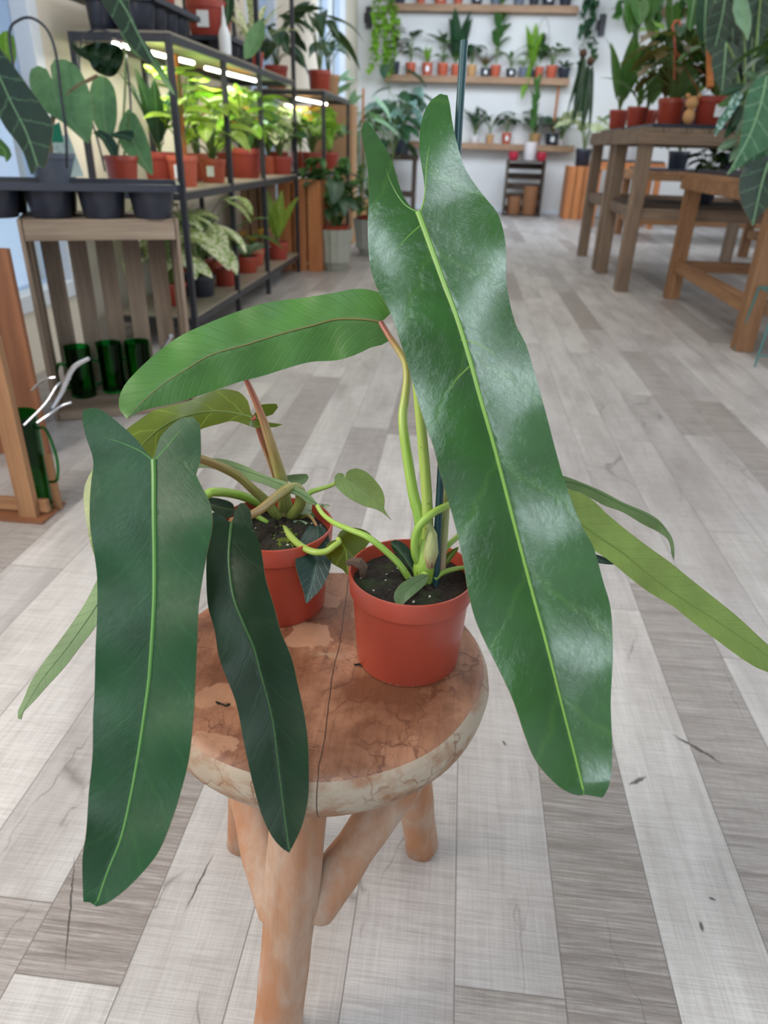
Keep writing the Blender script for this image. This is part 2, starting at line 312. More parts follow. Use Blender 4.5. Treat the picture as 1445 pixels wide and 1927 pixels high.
# background foliage
M['f_dark'] = leafmat('foliage_dark', (28, 64, 40), (80, 120, 84), .35, .03, .2, rib=.004, transl=.1)
M['f_velvet'] = leafmat('foliage_velvet', (26, 54, 38), (120, 165, 120), .5, .05, .35, rib=.005, transl=.08)
M['f_mid'] = leafmat('foliage_mid', (58, 104, 48), (120, 160, 80), .4, .03, .25, rib=.003, transl=.2)
M['f_bright'] = leafmat('foliage_bright', (112, 160, 44), (190, 220, 110), .4, .03, .25, rib=.003, transl=.35)
M['f_lime'] = leafmat('foliage_lime', (146, 176, 66), (220, 235, 150), .4, .03, .25, rib=.003, transl=.4)
M['f_pale'] = leafmat('foliage_pale', (112, 148, 116), (190, 215, 190), .45, .02, .5, rib=.004, transl=.2)
M['f_var'] = leafmat('foliage_variegated', (60, 116, 62), (205, 222, 180), .4, .014, .55, patch=.50, patchc=(214, 226, 196), rib=.002, transl=.2, patchsc=45)
M['f_blue'] = leafmat('foliage_blue_white', (70, 120, 104), (200, 228, 220), .35, .02, .5, patch=.52, patchc=(186, 216, 214), rib=.002, transl=.15, patchsc=40)
M['f_cream'] = leafmat('foliage_cream_splash', (142, 172, 84), (236, 238, 200), .4, .014, .6, patch=.46, patchc=(236, 236, 204), rib=.002, transl=.3, patchsc=60)
M['f_brown'] = leafmat('foliage_bronze', (86, 70, 42), (130, 120, 70), .4, .03, .2, rib=.002, transl=.15)
M['f_under'] = leafmat('foliage_pale_underside', (106, 150, 100), (160, 192, 140), .45, .05, .35, rib=.003, transl=.25)
M['f_orange'] = leafmat('foliage_orange', (196, 140, 60), (220, 190, 110), .4, .03, .2, rib=.002, transl=.35)
M['stem'] = plain('plant_stem', (96, 122, 60), .5)
M['stemb'] = plain('brown_stem', (122, 104, 76), .6)

# ---------------------------------------------------------------- builders
C = sc.collection
class MB:
    def __init__(s): s.v = []; s.f = []; s.uv = {}
    def add(s, vs, fs, uvs=None):
        o = len(s.v); s.v += [Vector(p) for p in vs]; s.f += [tuple(i+o for i in f) for f in fs]
        if uvs:
            for i, q in enumerate(uvs): s.uv[o+i] = q
        return s
    def box(s, c, d, rz=0, mat=None, bev=0):
        hx, hy, hz = d[0]/2, d[1]/2, d[2]/2
        R = mat or Matrix.Rotation(rz, 3, 'Z'); c = Vector(c)
        b = min(bev or min(d)*.06, .004)
        bm = bmesh.new(); bmesh.ops.create_cube(bm, size=1)
        for v in bm.verts: v.co = Vector((v.co.x*d[0], v.co.y*d[1], v.co.z*d[2]))
        bmesh.ops.bevel(bm, geom=bm.edges[:], offset=b, segments=1, affect='EDGES')
        bm.verts.index_update()
        s.add([c + R @ v.co for v in bm.verts], [[v.index for v in f.verts] for f in bm.faces]); bm.free(); return s
    def tube(s, pts, r, seg=8, cap=True, jit=0):
        pts = [Vector(p) for p in pts]; n = len(pts); rr = r if isinstance(r, (list, tuple)) else [r]*n
        t0 = (pts[1]-pts[0]).normalized(); up = Vector((0, 0, 1)) if abs(t0.z) < .9 else Vector((1, 0, 0))
        a = t0.cross(up).normalized(); vs = []; uv = []
        for i, p in enumerate(pts):
            t = (pts[min(i+1, n-1)]-pts[max(i-1, 0)]).normalized(); a = (a - t*a.dot(t)).normalized(); b = t.cross(a)
            for k in range(seg):
                q = 2*math.pi*k/seg; R_ = rr[i]*(1+(rnd.uniform(-jit, jit) if jit else 0))
                vs.append(p + (a*math.cos(q)+b*math.sin(q))*R_); uv.append((i/(n-1), k/seg))
        fs = [(i*seg+k, i*seg+(k+1) % seg, (i+1)*seg+(k+1) % seg, (i+1)*seg+k) for i in range(n-1) for k in range(seg)]
        if cap: fs += [tuple(range(seg-1, -1, -1)), tuple((n-1)*seg+k for k in range(seg))]
        return s.add(vs, fs, uv)
    def lathe(s, prof, seg=24, c=(0, 0, 0), rib=0, nr=0):
        c = Vector(c); vs = []; n = len(prof)
        for (r, z) in prof:
            for k in range(seg):
                q = 2*math.pi*k/seg; R_ = max(r, 1e-5)*(1+(rib*math.cos(q*nr) if nr else 0)); vs.append(c+Vector((R_*math.cos(q), R_*math.sin(q), z)))
        return s.add(vs, [(i*seg+k, i*seg+(k+1) % seg, (i+1)*seg+(k+1) % seg, (i+1)*seg+k) for i in range(n-1) for k in range(seg)])
    def sphere(s, c, r, seg=10, sc3=(1, 1, 1)):
        prof = [(r*math.sin(math.pi*i/8), -r*math.cos(math.pi*i/8)) for i in range(9)]
        o = len(s.v); s.lathe(prof, seg, (0, 0, 0)); c = Vector(c)
        for i in range(o, len(s.v)): v = s.v[i]; s.v[i] = Vector((v.x*sc3[0], v.y*sc3[1], v.z*sc3[2]))+c
        return s
    def leaf(s, base, az, pitch, L, W, kind='heart', bend=.8, fold=.25, roll=0, nu=9, nv=6):
        """one blade: starts at base, points along az/pitch, bends down along its length"""
        base = Vector(base); vs = []; uv = []
        d0 = Vector((math.cos(az)*math.cos(pitch), math.sin(az)*math.cos(pitch), math.sin(pitch)))
        side = Vector((-math.sin(az), math.cos(az), 0))
        if roll: side = Matrix.Rotation(roll, 3, d0) @ side
        p = base.copy(); ph = 0; pts = []
        for i in range(nu+1):
            t = i/nu; R_ = Matrix.Rotation(ph, 3, side); d = (R_ @ d0); nrm = d.cross(side)
            pts.append((p.copy(), d.copy(), nrm)); p = p + d*(L/nu); ph += bend/nu
        for i in range(nu+1):
            t = i/nu
            if kind == 'heart': w_ = math.sin(math.pi*min(1, (t*.86+.14))**.75)**.8; lobe = .22
            elif kind == 'arrow': w_ = (1-t)**.75*(1.0+.25*math.sin(t*4)); w_ = max(w_, 0)*.95; lobe = .35
            elif kind == 'lance': w_ = math.sin(math.pi*(t*.96+.02)**.8)**.9; lobe = .05
            elif kind == 'strap': w_ = min(1, (t*6+.25))*min(1, (1-t)*3)**.7; lobe = 0
            elif kind == 'split': w_ = math.sin(math.pi*(t*.9+.1)**.8)**.8*(1 if i % 2 else .55); lobe = .2
            else: w_ = math.sin(math.pi*(t*.94+.03))**.7; lobe = .03
            P, d, nrm = pts[i]
            for j in range(-nv//2, nv//2+1):
                v = j/(nv/2); q = P + side*(v*w_*W/2) - d*(lobe*L*abs(v)**1.3*(1-t)**3) - nrm*(fold*abs(v)*w_*W/2*-1)
                vs.append(q); uv.append((t*L, v*w_*W/2))
        m_ = nv//2*2+1
        fs = [(i*m_+j, i*m_+j+1, (i+1)*m_+j+1, (i+1)*m_+j) for i in range(nu) for j in range(m_-1)]
        return s.add(vs, fs, uv)
    def build(s, name, mat, parent=None, smooth=True, world=False, mods=None, autos=40):
        me = bpy.data.meshes.new(name); off = parent_world(parent) if (world and parent) else None
        vs = s.v if off is None else [off @ p for p in s.v]
        if name != 'x' and parent is None and world is False and s.v:
            pass
        me.from_pydata([tuple(p) for p in vs], [], s.f); me.update()
        ul = me.uv_layers.new(name='UVMap')
        if s.uv:
            for lp in me.loops: ul.data[lp.index].uv = s.uv.get(lp.vertex_index, (0, 0))
        me.materials.append(mat)
        if smooth:
            me.polygons.foreach_set('use_smooth', [True]*len(me.polygons))
            try: me.set_sharp_from_angle(angle=rad(autos))
            except Exception: pass
        o = bpy.data.objects.new(name, me); C.objects.link(o)
        if parent: o.parent = parent
        return o
def parent_world(p):
    m = p.matrix_basis.copy(); q = p.parent
    while q: m = q.matrix_basis @ m; q = q.parent
    return m.inverted()
def tag(o, label=None, cat=None, group=None, kind=None):
    for k, v in (('label', label), ('category', cat), ('group', group), ('kind', kind)):
        if v: o[k] = v
    return o
def thing(name, label, cat, loc=(0, 0, 0), rz=0, group=None):
    o = bpy.data.objects.new(name, None); C.objects.link(o); o.empty_display_size = .05
    o.location = loc; o.rotation_euler = (0, 0, rz); return tag(o, label, cat, group)
def solo(name, mb, mat, label, cat, group=None, smooth=True):
    """one-mesh thing with its origin at its base"""
    zs = min(p.z for p in mb.v); c = sum(mb.v, Vector())/len(mb.v); c.z = zs
    mb.v = [p-c for p in mb.v]; o = mb.build(name, mat, None, smooth); o.location = c; return tag(o, label, cat, group)
def struct(name, mb, mat, parent=None):
    o = mb.build(name, mat, parent, smooth=False)
    if parent is None: o['kind'] = 'structure'
    return o
def crom(pts, n=6):
    """Catmull-Rom through tuples"""
    out = []; P = [pts[0]]+list(pts)+[pts[-1]]
    for i in range(1, len(P)-2):
        for k in range(n):
            t = k/n; out.append(tuple(.5*((2*b)+(-a+c)*t+(2*a-5*b+4*c-d)*t*t+(-a+3*b-3*c+d)*t**3) for a, b, c, d in zip(P[i-1], P[i], P[i+1], P[i+2])))
    out.append(tuple(pts[-1])); return out
def petiole(parent, pts, mat, r, name='petiole', seg=10):
    """pts (x, y, d) of the stalk as photographed, with its real distance"""
    q = crom(pts, 6); n = len(q); rr = [r[0]+(r[1]-r[0])*i/(n-1) for i in range(n)] if isinstance(r, tuple) else r
    return MB().tube([PD(*p) for p in q], rr, seg).build(name, mat, parent, world=True)

def inside(x, y, poly):
    c = False; j = len(poly)-1
    for i in range(len(poly)):
        xi, yi = poly[i]; xj, yj = poly[j]
        if (yi > y) != (yj > y) and x < (xj-xi)*(y-yi)/(yj-yi)+xi: c = not c
        j = i
    return c
def blade(parent, outline, mid, mat, fold=(.3, .3), curl=.0, step=9, wave=0.0, wl=90, lobe=.0, ribmat=None, ribr=.0016, ribside=1, name='leaf', veins=(), thick=.0007, label=None, smooth_n=5):
    """Leaf blade: outline and midrib follow the photo, every point gets its own distance from the folded, bent surface."""
    cl = list(outline); P = [cl[-1]]+cl+[cl[0], cl[1]]; out = []
    for i in range(1, len(P)-2):
        a, b, c, d = P[i-1], P[i], P[i+1], P[i+2]; L = math.dist(b, c); k_ = max(1, int(L/step))
        for k in range(k_):
            t = k/k_; out.append(tuple(.5*((2*B)+(-A+C_)*t+(2*A-5*B+4*C_-D_)*t*t+(-A+3*B-3*C_+D_)*t**3) for A, B, C_, D_ in zip(a, b, c, d)))
    m = crom(mid, 6)
    dx, dy = m[0][0]-m[1][0], m[0][1]-m[1][1]; l = math.hypot(dx, dy) or 1
    # start direction of the axis continued behind the junction
    dx, dy = m[0][0]-m[min(5, len(m)-1)][0], m[0][1]-m[min(5, len(m)-1)][1]; l = math.hypot(dx, dy)
    ext = (m[0][0]+dx/l*260, m[0][1]+dy/l*260, m[0][2]+lobe*260/FPX*m[0][2]); ax = [ext]+m
    cum = [0]
    for i in range(1, len(ax)): cum.append(cum[-1]+math.dist(ax[i][:2], ax[i-1][:2]))
    def info(x, y):
        best = None
        for i in range(len(ax)-1):
            x0, y0, d0 = ax[i]; x1, y1, d1 = ax[i+1]; ux, uy = x1-x0, y1-y0; LL = ux*ux+uy*uy or 1e-9
            t = max(0, min(1, ((x-x0)*ux+(y-y0)*uy)/LL)); qx, qy = x0+ux*t, y0+uy*t; D2 = (x-qx)**2+(y-qy)**2
            if best is None or D2 < best[0]: best = (D2, cum[i]+(cum[i+1]-cum[i])*t-260, (1 if ux*(y-y0)-uy*(x-x0) < 0 else -1), d0+(d1-d0)*t)
        return best
    xs = [p[0] for p in out]; ys = [p[1] for p in out]; pts = list(out)
    nb = len(out); mp = [(p[0], p[1]) for p in m if inside(p[0], p[1], out)]
    for p in mp:
        if min(math.dist(p, q) for q in out) > step*.4: pts.append(p)
    nm = len(pts); y = min(ys)+step*.5; row = 0
    while y < max(ys):
        x = min(xs)+(step*.5 if row % 2 else 0)
        while x < max(xs):
            if inside(x, y, out) and min((x-q[0])**2+(y-q[1])**2 for q in out) > (step*.55)**2 and all((x-q[0])**2+(y-q[1])**2 > (step*.5)**2 for q in mp): pts.append((x, y))
            x += step
        y += step*.87; row += 1
    r = geometry.delaunay_2d_cdt([Vector(p) for p in pts], [(i, (i+1) % nb) for i in range(nb)], [], 1, 1e-4)
    V = []; UV = []
    for p in r[0]:
        D2, t, sg, dm = info(p.x, p.y); s_ = math.sqrt(D2); pm = dm/FPX; a = s_*pm
        f_ = fold[0] if sg > 0 else fold[1]
        dd = dm - f_*a*(1-curl*a/.05) + wave*a*math.sin(t/wl*2*math.pi+(1.3 if sg > 0 else 0))
        V.append(PD(p.x, p.y, dd)); UV.append((t*pm, sg*a))
    mb = MB().add(V, [tuple(f) for f in r[2]], UV)
    o = mb.build(name, mat, parent, world=True, autos=180)
    # orient towards the camera side, then give real thickness
    bm = bmesh.new(); bm.from_mesh(o.data); bmesh.ops.recalc_face_normals(bm, faces=bm.faces)
    bm.to_mesh(o.data); bm.free()
    sm = o.modifiers.new('thickness', 'SOLIDIFY'); sm.thickness = thick; sm.offset = 0; sm.material_offset_rim = 1; o.data.materials.append(M['edge'])
    es = o.modifiers.new('sharp_rim', 'EDGE_SPLIT'); es.split_angle = rad(50); es.use_edge_sharp = False
    if label: o['label'] = label
    if ribmat:
        n = len(m); mm = [(x_, y_, d_-ribr*.12*ribside) for x_, y_, d_ in m]
        MB().tube([PD(*p) for p in mm], [ribr*(1-.75*i/(n-1)) for i in range(n)], 8).build('midrib', ribmat, o, world=True)
    for k_, vn in enumerate(veins):
        q = crom(vn, 5); pp = []
        for x_, y_ in q:
            D2, t, sg, dm = info(x_, y_); a = math.sqrt(D2)*dm/FPX; f_ = fold[0] if sg > 0 else fold[1]
            pp.append(PD(x_, y_, dm-f_*a*(1-curl*a/.05)+wave*a*math.sin(t/wl*2*math.pi+(1.3 if sg > 0 else 0))))
        MB().tube(pp, [.0008*(1-.6*i/(len(pp)-1)) for i in range(len(pp))], 6).build('side_vein', ribmat, o, world=True)
    return o

# ================================================================ ROOM
YW, XL, XR, ZC = 12.55, -1.75, 5.0, 3.2
b = MB(); b.add([(XL-.3, -3, 0), (XR+.3, -3, 0), (XR+.3, YW+.2, 0), (XL-.3, YW+.2, 0), (XL-.3, -3, -.08), (XR+.3, -3, -.08), (XR+.3, YW+.2, -.08), (XL-.3, YW+.2, -.08)],
                [(0, 1, 2, 3), (7, 6, 5, 4), (0, 4, 5, 1), (1, 5, 6, 2), (2, 6, 7, 3), (3, 7, 4, 0)])
struct('floor', b, M['floor'])
def slab(x0, y0, z0, x1, y1, z1): return MB().box(((x0+x1)/2, (y0+y1)/2, (z0+z1)/2), (x1-x0, y1-y0, z1-z0), bev=.0005)
struct('wall_back', slab(XL-.15, YW, 0, XR+.15, YW+.15, ZC), M['white'])
struct('ceiling', slab(XL-.15, -3, ZC, XR+.15, YW+.15, ZC+.1), M['ceil'])
wins = [(2.05, 3.25, .25), (6.35, 7.35, .12), (9.3, 11.3, .12)]
wl = MB(); ys = 1.0
for y0, y1, zb in wins:
    wl.box((XL-.1, (ys+y0)/2, ZC/2), (.2, y0-ys, ZC), bev=.0005); wl.box((XL-.1, (y0+y1)/2, zb/2), (.2, y1-y0, zb), bev=.0005)
    wl.box((XL-.1, (y0+y1)/2, ZC-.05), (.2, y1-y0, .1), bev=.0005); ys = y1
wl.box((XL-.1, (ys+YW)/2, ZC/2), (.2, YW-ys, ZC), bev=.0005)
struct('wall_left', wl, M['cream'])
struct('wall_right', slab(XR, 8.6, 0, XR+.15, YW+.15, ZC), M['white'])
for i, (y0, y1, zb) in enumerate(wins):
    f = MB(); z1 = ZC-.1
    for yy in (y0+.035, y1-.035): f.box((XL-.06, yy, (zb+z1)/2), (.14, .07, z1-zb))
    for zz in (zb+.035, z1-.035): f.box((XL-.06, (y0+y1)/2, zz), (.14, y1-y0, .07))
    if y1-y0 > 1.5: f.box((XL-.06, (y0+y1)/2, (zb+z1)/2), (.1, .07, z1-zb))
    o = struct('window_%d' % (i+1), f, M['frame'])
    g = MB().box((XL-.07, (y0+y1)/2, (zb+z1)/2), (.012, y1-y0-.1, z1-zb-.1)).build('pane', M['pane'], o, smooth=False)
b = MB().box(((XL+XR)/2, YW-.008, .035), (XR-XL, .016, .07)); struct('baseboard_back', b, M['frame'])

# ================================================================ STOOL
SC = Vector((-.105, .557, 0)); stool = thing('wooden_stool', 'low round wooden stool with stained top and thick branch legs under the two potted plants', 'stool', SC)
prof = [(0.0001, .388), (.10, .388), (.140, .389), (.154, .396), (.1625, .410), (.1645, .422), (.1625, .4345), (.1575, .4415), (.150, .4448), (.12, .4455), (.06, .445), (.0001, .445)]
sm_ = MB(); n_ = len(prof); seg = 96
vs = []
for r, z in prof:
    for k in range(seg):
        q = 2*math.pi*k/seg; rr = r*(1+.006*math.sin(2*q+1)+.004*math.sin(5*q)+.003*math.sin(9*q+2)); vs.append((rr*math.cos(q), rr*math.sin(q), z+.0012*math.sin(3*q+r*20)))
sm_.add(vs, [(i*seg+k, i*seg+(k+1) % seg, (i+1)*seg+(k+1) % seg, (i+1)*seg+k) for i in range(n_-1) for k in range(seg)])
sm_.build('seat', M['seat'], stool, autos=60)
def branch(p0, p1, r0, r1, bow=(0, 0, 0), seg=20, name='leg', foot=True):
    p0, p1, bow = Vector(p0), Vector(p1), Vector(bow); n = 18; pts = []; rr = []
    for i in range(n+1):
        t = i/n; pts.append(p0.lerp(p1, t)+bow*math.sin(math.pi*t)); r = r0+(r1-r0)*t
        r *= 1+.035*math.sin(t*9+r0*900)+.02*math.sin(t*21)
        if foot and i == n: r *= .82
        rr.append(r)
    if foot: pts[-2] = pts[-1].lerp(pts[-2], .25)
    m = MB(); 
    t0 = (pts[1]-pts[0]).normalized(); a = t0.cross(Vector((1, .2, 0))).normalized(); vs = []; uv = []
    for i, p in enumerate(pts):
        t = (pts[min(i+1, n)]-pts[max(i-1, 0)]).normalized(); a = (a-t*a.dot(t)).normalized(); b_ = t.cross(a)
        for k in range(seg):
            q = 2*math.pi*k/seg; f = 1+.035*math.cos(5*q+1)+.02*math.cos(3*q+i*.25)
            vs.append(p+(a*math.cos(q)+b_*math.sin(q))*rr[i]*f); uv.append((i/n, k/seg))
    m.add(vs, [(i*seg+k, i*seg+(k+1) % seg, (i+1)*seg+(k+1) % seg, (i+1)*seg+k) for i in range(n) for k in range(seg)]+[tuple(range(seg-1, -1, -1)), tuple(n*seg+k for k in range(seg))], uv)
    return m.build(name, M['teak'], stool, world=True, autos=60)
branch((-.108, .452, .40), (-.142, .415, .0), .0265, .0265, (.002, 0, 0), name='leg')
branch((-.035, .600, .40), (.008, .690, .0), .025, .0235, name='leg')
branch((-.190, .600, .40), (-.250, .665, .0), .022, .0225, name='leg')
branch((-.192, .535, .36), (-.130, .438, .215), .022, .024, (-.004, 0, 0), name='brace', foot=False)
branch((-.018, .515, .33), (-.102, .448, .205), .0215, .0225, name='brace', foot=False)

# ================================================================ HERO PLANTS
def pot_mb(rt, rb, h, band=.018, thick=.0022):
    return MB().lathe([(0.0001, .004), (rb*.8, .004), (rb*.82, 0), (rb*.97, 0), (rb, .003), (rt*.925, h-band-.003), (rt*.935, h-band), (rt*.975, h-band+.0015), (rt, h-.001), (rt-.0006, h), (rt-thick, h), (rt-thick-.0008, h-.003), (rt*.93-thick, h-band-.002), (rt*.9-thick, h*.55), (0.0001, h*.55)], 64)
def soil_mb(r, z, seg=40):
    m = MB(); vs = [(0, 0, z+.004)]; rings = 9
    for i in range(1, rings+1):
        for k in range(seg):
            q = 2*math.pi*k/seg; R_ = r*i/rings; vs.append((R_*math.cos(q), R_*math.sin(q), z+(rnd.uniform(-.0022, .003) if i < rings else -.002)+.004*(1-i/rings)))
    fs = [(0, 1+k, 1+(k+1) % seg) for k in range(seg)]
    fs += [(1+i*seg+k, 1+(i+1)*seg+k, 1+(i+1)*seg+(k+1) % seg, 1+i*seg+(k+1) % seg) for i in range(rings-1) for k in range(seg)]
    return m.add(vs, fs)
STZ = .4457
P1 = thing('potted_philodendron', 'tall arrow-leaved plant with a teal stake in the front terracotta pot on the stool', 'potted plant', (-.023, .568, STZ))
pot_mb(.060, .0505, .100, .022).build('pot', M['terra'], P1)
soil_mb(.0565, .088).build('soil', M['soil'], P1)
# roots creeping out from under the pot
for k in range(8):
    a0 = -1.45+rnd.uniform(-.5, .9); r0 = .047
    dr = rnd.choice((-1, 1)); pts = [((r0+.0022*math.sin(i*1.3+k))*math.cos(a0+.07*i*dr), (r0+.0035*abs(math.sin(i*.9+k)))*math.sin(a0+.07*i*dr), .001+.0010*abs(math.sin(i*2+k))) for i in range(6)]
    MB().tube([(x, y, z+.0004) for x, y, z in pts], .0005, 5).build('root', M['roots'], P1)
# teal support stake
MB().tube([PD(820, 1104, .665), PD(823, 1010, .655), PD(833, 830, .64), PD(850, 480, .615), PD(864, 220, .607), PD(873, 78, .60)], .0035, 12).build('support_stake', M['teal'], P1, world=True)
M['petG'] = gradmat('green_petiole', [(0, (110, 150, 40)), (.5, (140, 176, 62)), (1, (150, 180, 80))])
M['petR2'] = gradmat('petiole_to_red_joint', [(0, (112, 160, 44)), (.45, (146, 172, 70)), (.8, (160, 140, 76)), (.95, (150, 62, 62)), (1, (128, 42, 56))])
M['petL'] = gradmat('yellow_green_petiole', [(0, (150, 170, 80)), (.5, (146, 172, 62)), (1, (168, 190, 80))])
M['petB'] = gradmat('brown_green_petiole', [(0, (96, 116, 44)), (.35, (130, 128, 62)), (.8, (140, 102, 62)), (1, (146, 92, 66))])
M['petS'] = gradmat('red_spear', [(0, (96, 110, 44)), (.2, (124, 118, 56)), (.5, (148, 104, 62)), (.7, (176, 88, 74)), (.9, (186, 66, 74)), (1, (160, 48, 58))], spots=False)
M['petR3'] = gradmat('red_green_petiole', [(0, (112, 120, 52)), (.6, (150, 70, 52)), (1, (164, 52, 60))], spots=False)
M['sheath'] = gradmat('pale_sheath', [(0, (130, 84, 76)), (.3, (160, 162, 110)), (1, (150, 160, 92))])
# stem base and sheaths
MB().tube([PD(797, 1092, .668), PD(797, 1070, .662), PD(800, 1045, .657), PD(803, 1015, .654)], [.0095, .0105, .0085, .006], 14).build('stem', M['petG'], P1, world=True)
MB().tube([PD(808, 1066, .655), PD(810, 1040, .650), PD(812, 1005, .650), PD(806, 975, .652)], [.0045, .0074, .0052, .001], 12).build('sheath', M['sheath'], P1, world=True)
MB().tube([PD(830, 1078, .668), PD(836, 1000, .668), PD(843, 900, .664), PD(848, 800, .65)], [.004, .0038, .0034, .003], 10).build('petiole', M['sheath'], P1, world=True)
petiole(P1, [(798, 1050, .662), (805, 1000, .656), (801, 902, .645), (793, 808, .634), (785, 720, .626), (777, 600, .616), (776, 480, .602), (787, 400, .586)], M['petL'], (.0056, .0036))
petiole(P1, [(796, 1045, .664), (789, 976, .66), (778, 931, .658), (767, 864, .655), (760, 815, .652), (758, 780, .652), (762, 750, .652), (766, 712, .653), (762, 681, .654), (748, 656, .656), (733, 634, .658), (716, 606, .662)], M['petR2'], (.0058, .0026))
petiole(P1, [(796, 1074, .662), (781, 1040, .652), (784, 1000, .645), (806, 972, .642), (840, 952, .650), (900, 925, .68), (970, 915, .70), (1030, 925, .715)], M['petG'], (.0042, .0030))
petiole(P1, [(768, 1086, .660), (745, 1055, .655), (697, 1014, .655), (659, 997, .672), (629, 984, .692), (608, 968, .71), (597, 952, .722)], M['petG'], (.0034, .0022))
petiole(P1, [(822, 1060, .67), (840, 1030, .675), (861, 1010, .685), (930, 950, .72), (1030, 896, .76)], M['petG'], (.003, .0024))
petiole(P1, [(818, 1090, .662), (832, 1078, .664), (855, 1071, .672), (880, 1067, .68), (980, 1050, .71), (1085, 1047, .73)], M['petG'], (.0028, .002))
petiole(P1, [(790, 1084, .66), (797, 1079, .652), (803, 1081, .646)], M['petG'], (.0022, .0014))
# R1 the giant leaf
giant_out = [(787, 398), (775, 392), (760, 372), (748, 340), (738, 305), (722, 275), (706, 249), (694, 233), (684, 230), (680, 245), (684, 275), (692, 320), (694, 370), (692, 420), (694, 480), (700, 515), (712, 548), (735, 590), (752, 640), (768, 690), (785, 750), (803, 808), (815, 840), (834, 912), (856, 987), (871, 1054), (880, 1110), (893, 1162), (912, 1207), (938, 1259), (964, 1315), (987, 1383), (1005, 1427), (1031, 1461), (1061, 1487), (1088, 1497), (1101, 1495), (1118, 1498), (1133, 1501),
             (1147, 1472), (1152, 1416), (1149, 1323), (1153, 1229), (1149, 1147), (1135, 1095), (1117, 1031), (1100, 1000), (1080, 955), (1058, 893), (1042, 835), (1025, 770), (1008, 710), (990, 650), (970, 610), (957, 560), (952, 520), (952, 470), (946, 430), (935, 400), (915, 375), (892, 345), (874, 315), (860, 270), (852, 235), (846, 195), (842, 180), (828, 177), (812, 188), (797, 215), (790, 250), (790, 290), (796, 330), (800, 368), (796, 390)]
giant_mid = [(787, 400, .585), (807, 455, .578), (836, 535, .570), (858, 593, .565), (883, 673, .560), (905, 753, .556), (931, 845, .552), (968, 987, .545), (1002, 1117, .536), (1024, 1196, .529), (1043, 1270, .522), (1061, 1342, .515), (1080, 1416, .508), (1097, 1485, .500)]
g1 = blade(P1, giant_out, giant_mid, M['leafA'], fold=(.10, .36), curl=.45, step=10, wave=.06, wl=260, lobe=.25, ribmat=M['rib'], ribr=.0025, veins=[[(784, 399), (760, 384), (738, 350), (722, 308)], [(791, 399), (799, 370), (803, 310), (812, 245)], [(797, 420), (765, 448), (738, 480)], [(866, 640), (900, 648), (945, 678)], [(883, 690), (858, 715), (838, 745)]], label='huge glossy upright arrow-shaped leaf with bright green midrib')
# R2 long leaf seen from below
blade(P1, [(714, 606), (723, 601), (738, 584), (734, 570), (717, 552), (698, 546), (668, 544), (625, 552), (569, 561), (505, 569), (449, 586), (397, 606), (342, 631), (299, 661), (260, 696), (234, 726), (224, 752), (226, 773), (239, 788), (256, 777), (286, 768), (333, 758), (397, 737), (449, 719), (496, 707), (543, 692), (586, 681), (633, 678), (668, 668), (698, 654), (719, 649), (731, 642), (728, 632), (719, 618)],
      [(714, 606, .662), (685, 601, .664), (633, 601, .668), (590, 612, .670), (526, 629, .671), (462, 649, .670), (397, 668, .666), (346, 698, .662), (303, 726, .656), (264, 760, .650), (242, 785, .645)],
      M['leafU'], fold=(-.25, -.35), curl=.2, step=10, wave=.08, wl=120, ribmat=M['ribO'], ribr=.0013, label='long leaf seen from its paler underside')
# R3 pale leaf to the right
blade(P1, [(1025, 930), (1035, 905), (1069, 921), (1092, 927), (1120, 945), (1139, 964), (1172, 992), (1216, 1026), (1262, 1059), (1296, 1087), (1339, 1121), (1385, 1158), (1425, 1195), (1460, 1228), (1500, 1275), (1520, 1310), (1490, 1290), (1445, 1265), (1425, 1257), (1394, 1238), (1348, 1204), (1305, 1172), (1265, 1140), (1222, 1115), (1185, 1087), (1148, 1056), (1117, 1035), (1085, 1015), (1050, 985), (1030, 955)],
      [(1028, 930, .715), (1065, 965, .712), (1132, 1013, .705), (1172, 1040, .700), (1228, 1086, .692), (1277, 1122, .685), (1339, 1162, .675), (1385, 1193, .667), (1445, 1235, .655), (1512, 1302, .64)],
      M['leafY'], fold=(.35, -.45), step=10, ribmat=M['ribG'], ribr=.0012, label='long pale leaf reaching out to the right')
blade(P1, [(1030, 893), (1058, 895), (1092, 907), (1132, 924), (1172, 945), (1216, 964), (1240, 979), (1256, 998), (1265, 1013), (1269, 1032), (1268, 1054), (1263, 1041), (1259, 1019), (1240, 1002), (1209, 986), (1172, 964), (1139, 952), (1108, 936), (1062, 917), (1035, 905)],
      [(1030, 899, .76), (1092, 912, .762), (1132, 930, .762), (1172, 950, .76), (1216, 970, .757), (1250, 995, .75), (1267, 1050, .735)], M['leafG'], fold=(.3, -.6), step=8, ribmat=M['ribD'], ribr=.0008, label='narrow drooping leaf')
blade(P1, [(1080, 1043), (1090, 1036), (1120, 1043), (1140, 1050), (1156, 1062), (1126, 1060), (1095, 1056)], [(1082, 1046, .73), (1120, 1052, .725), (1154, 1061, .72)], M['leafD'], fold=(.3, .3), step=7)
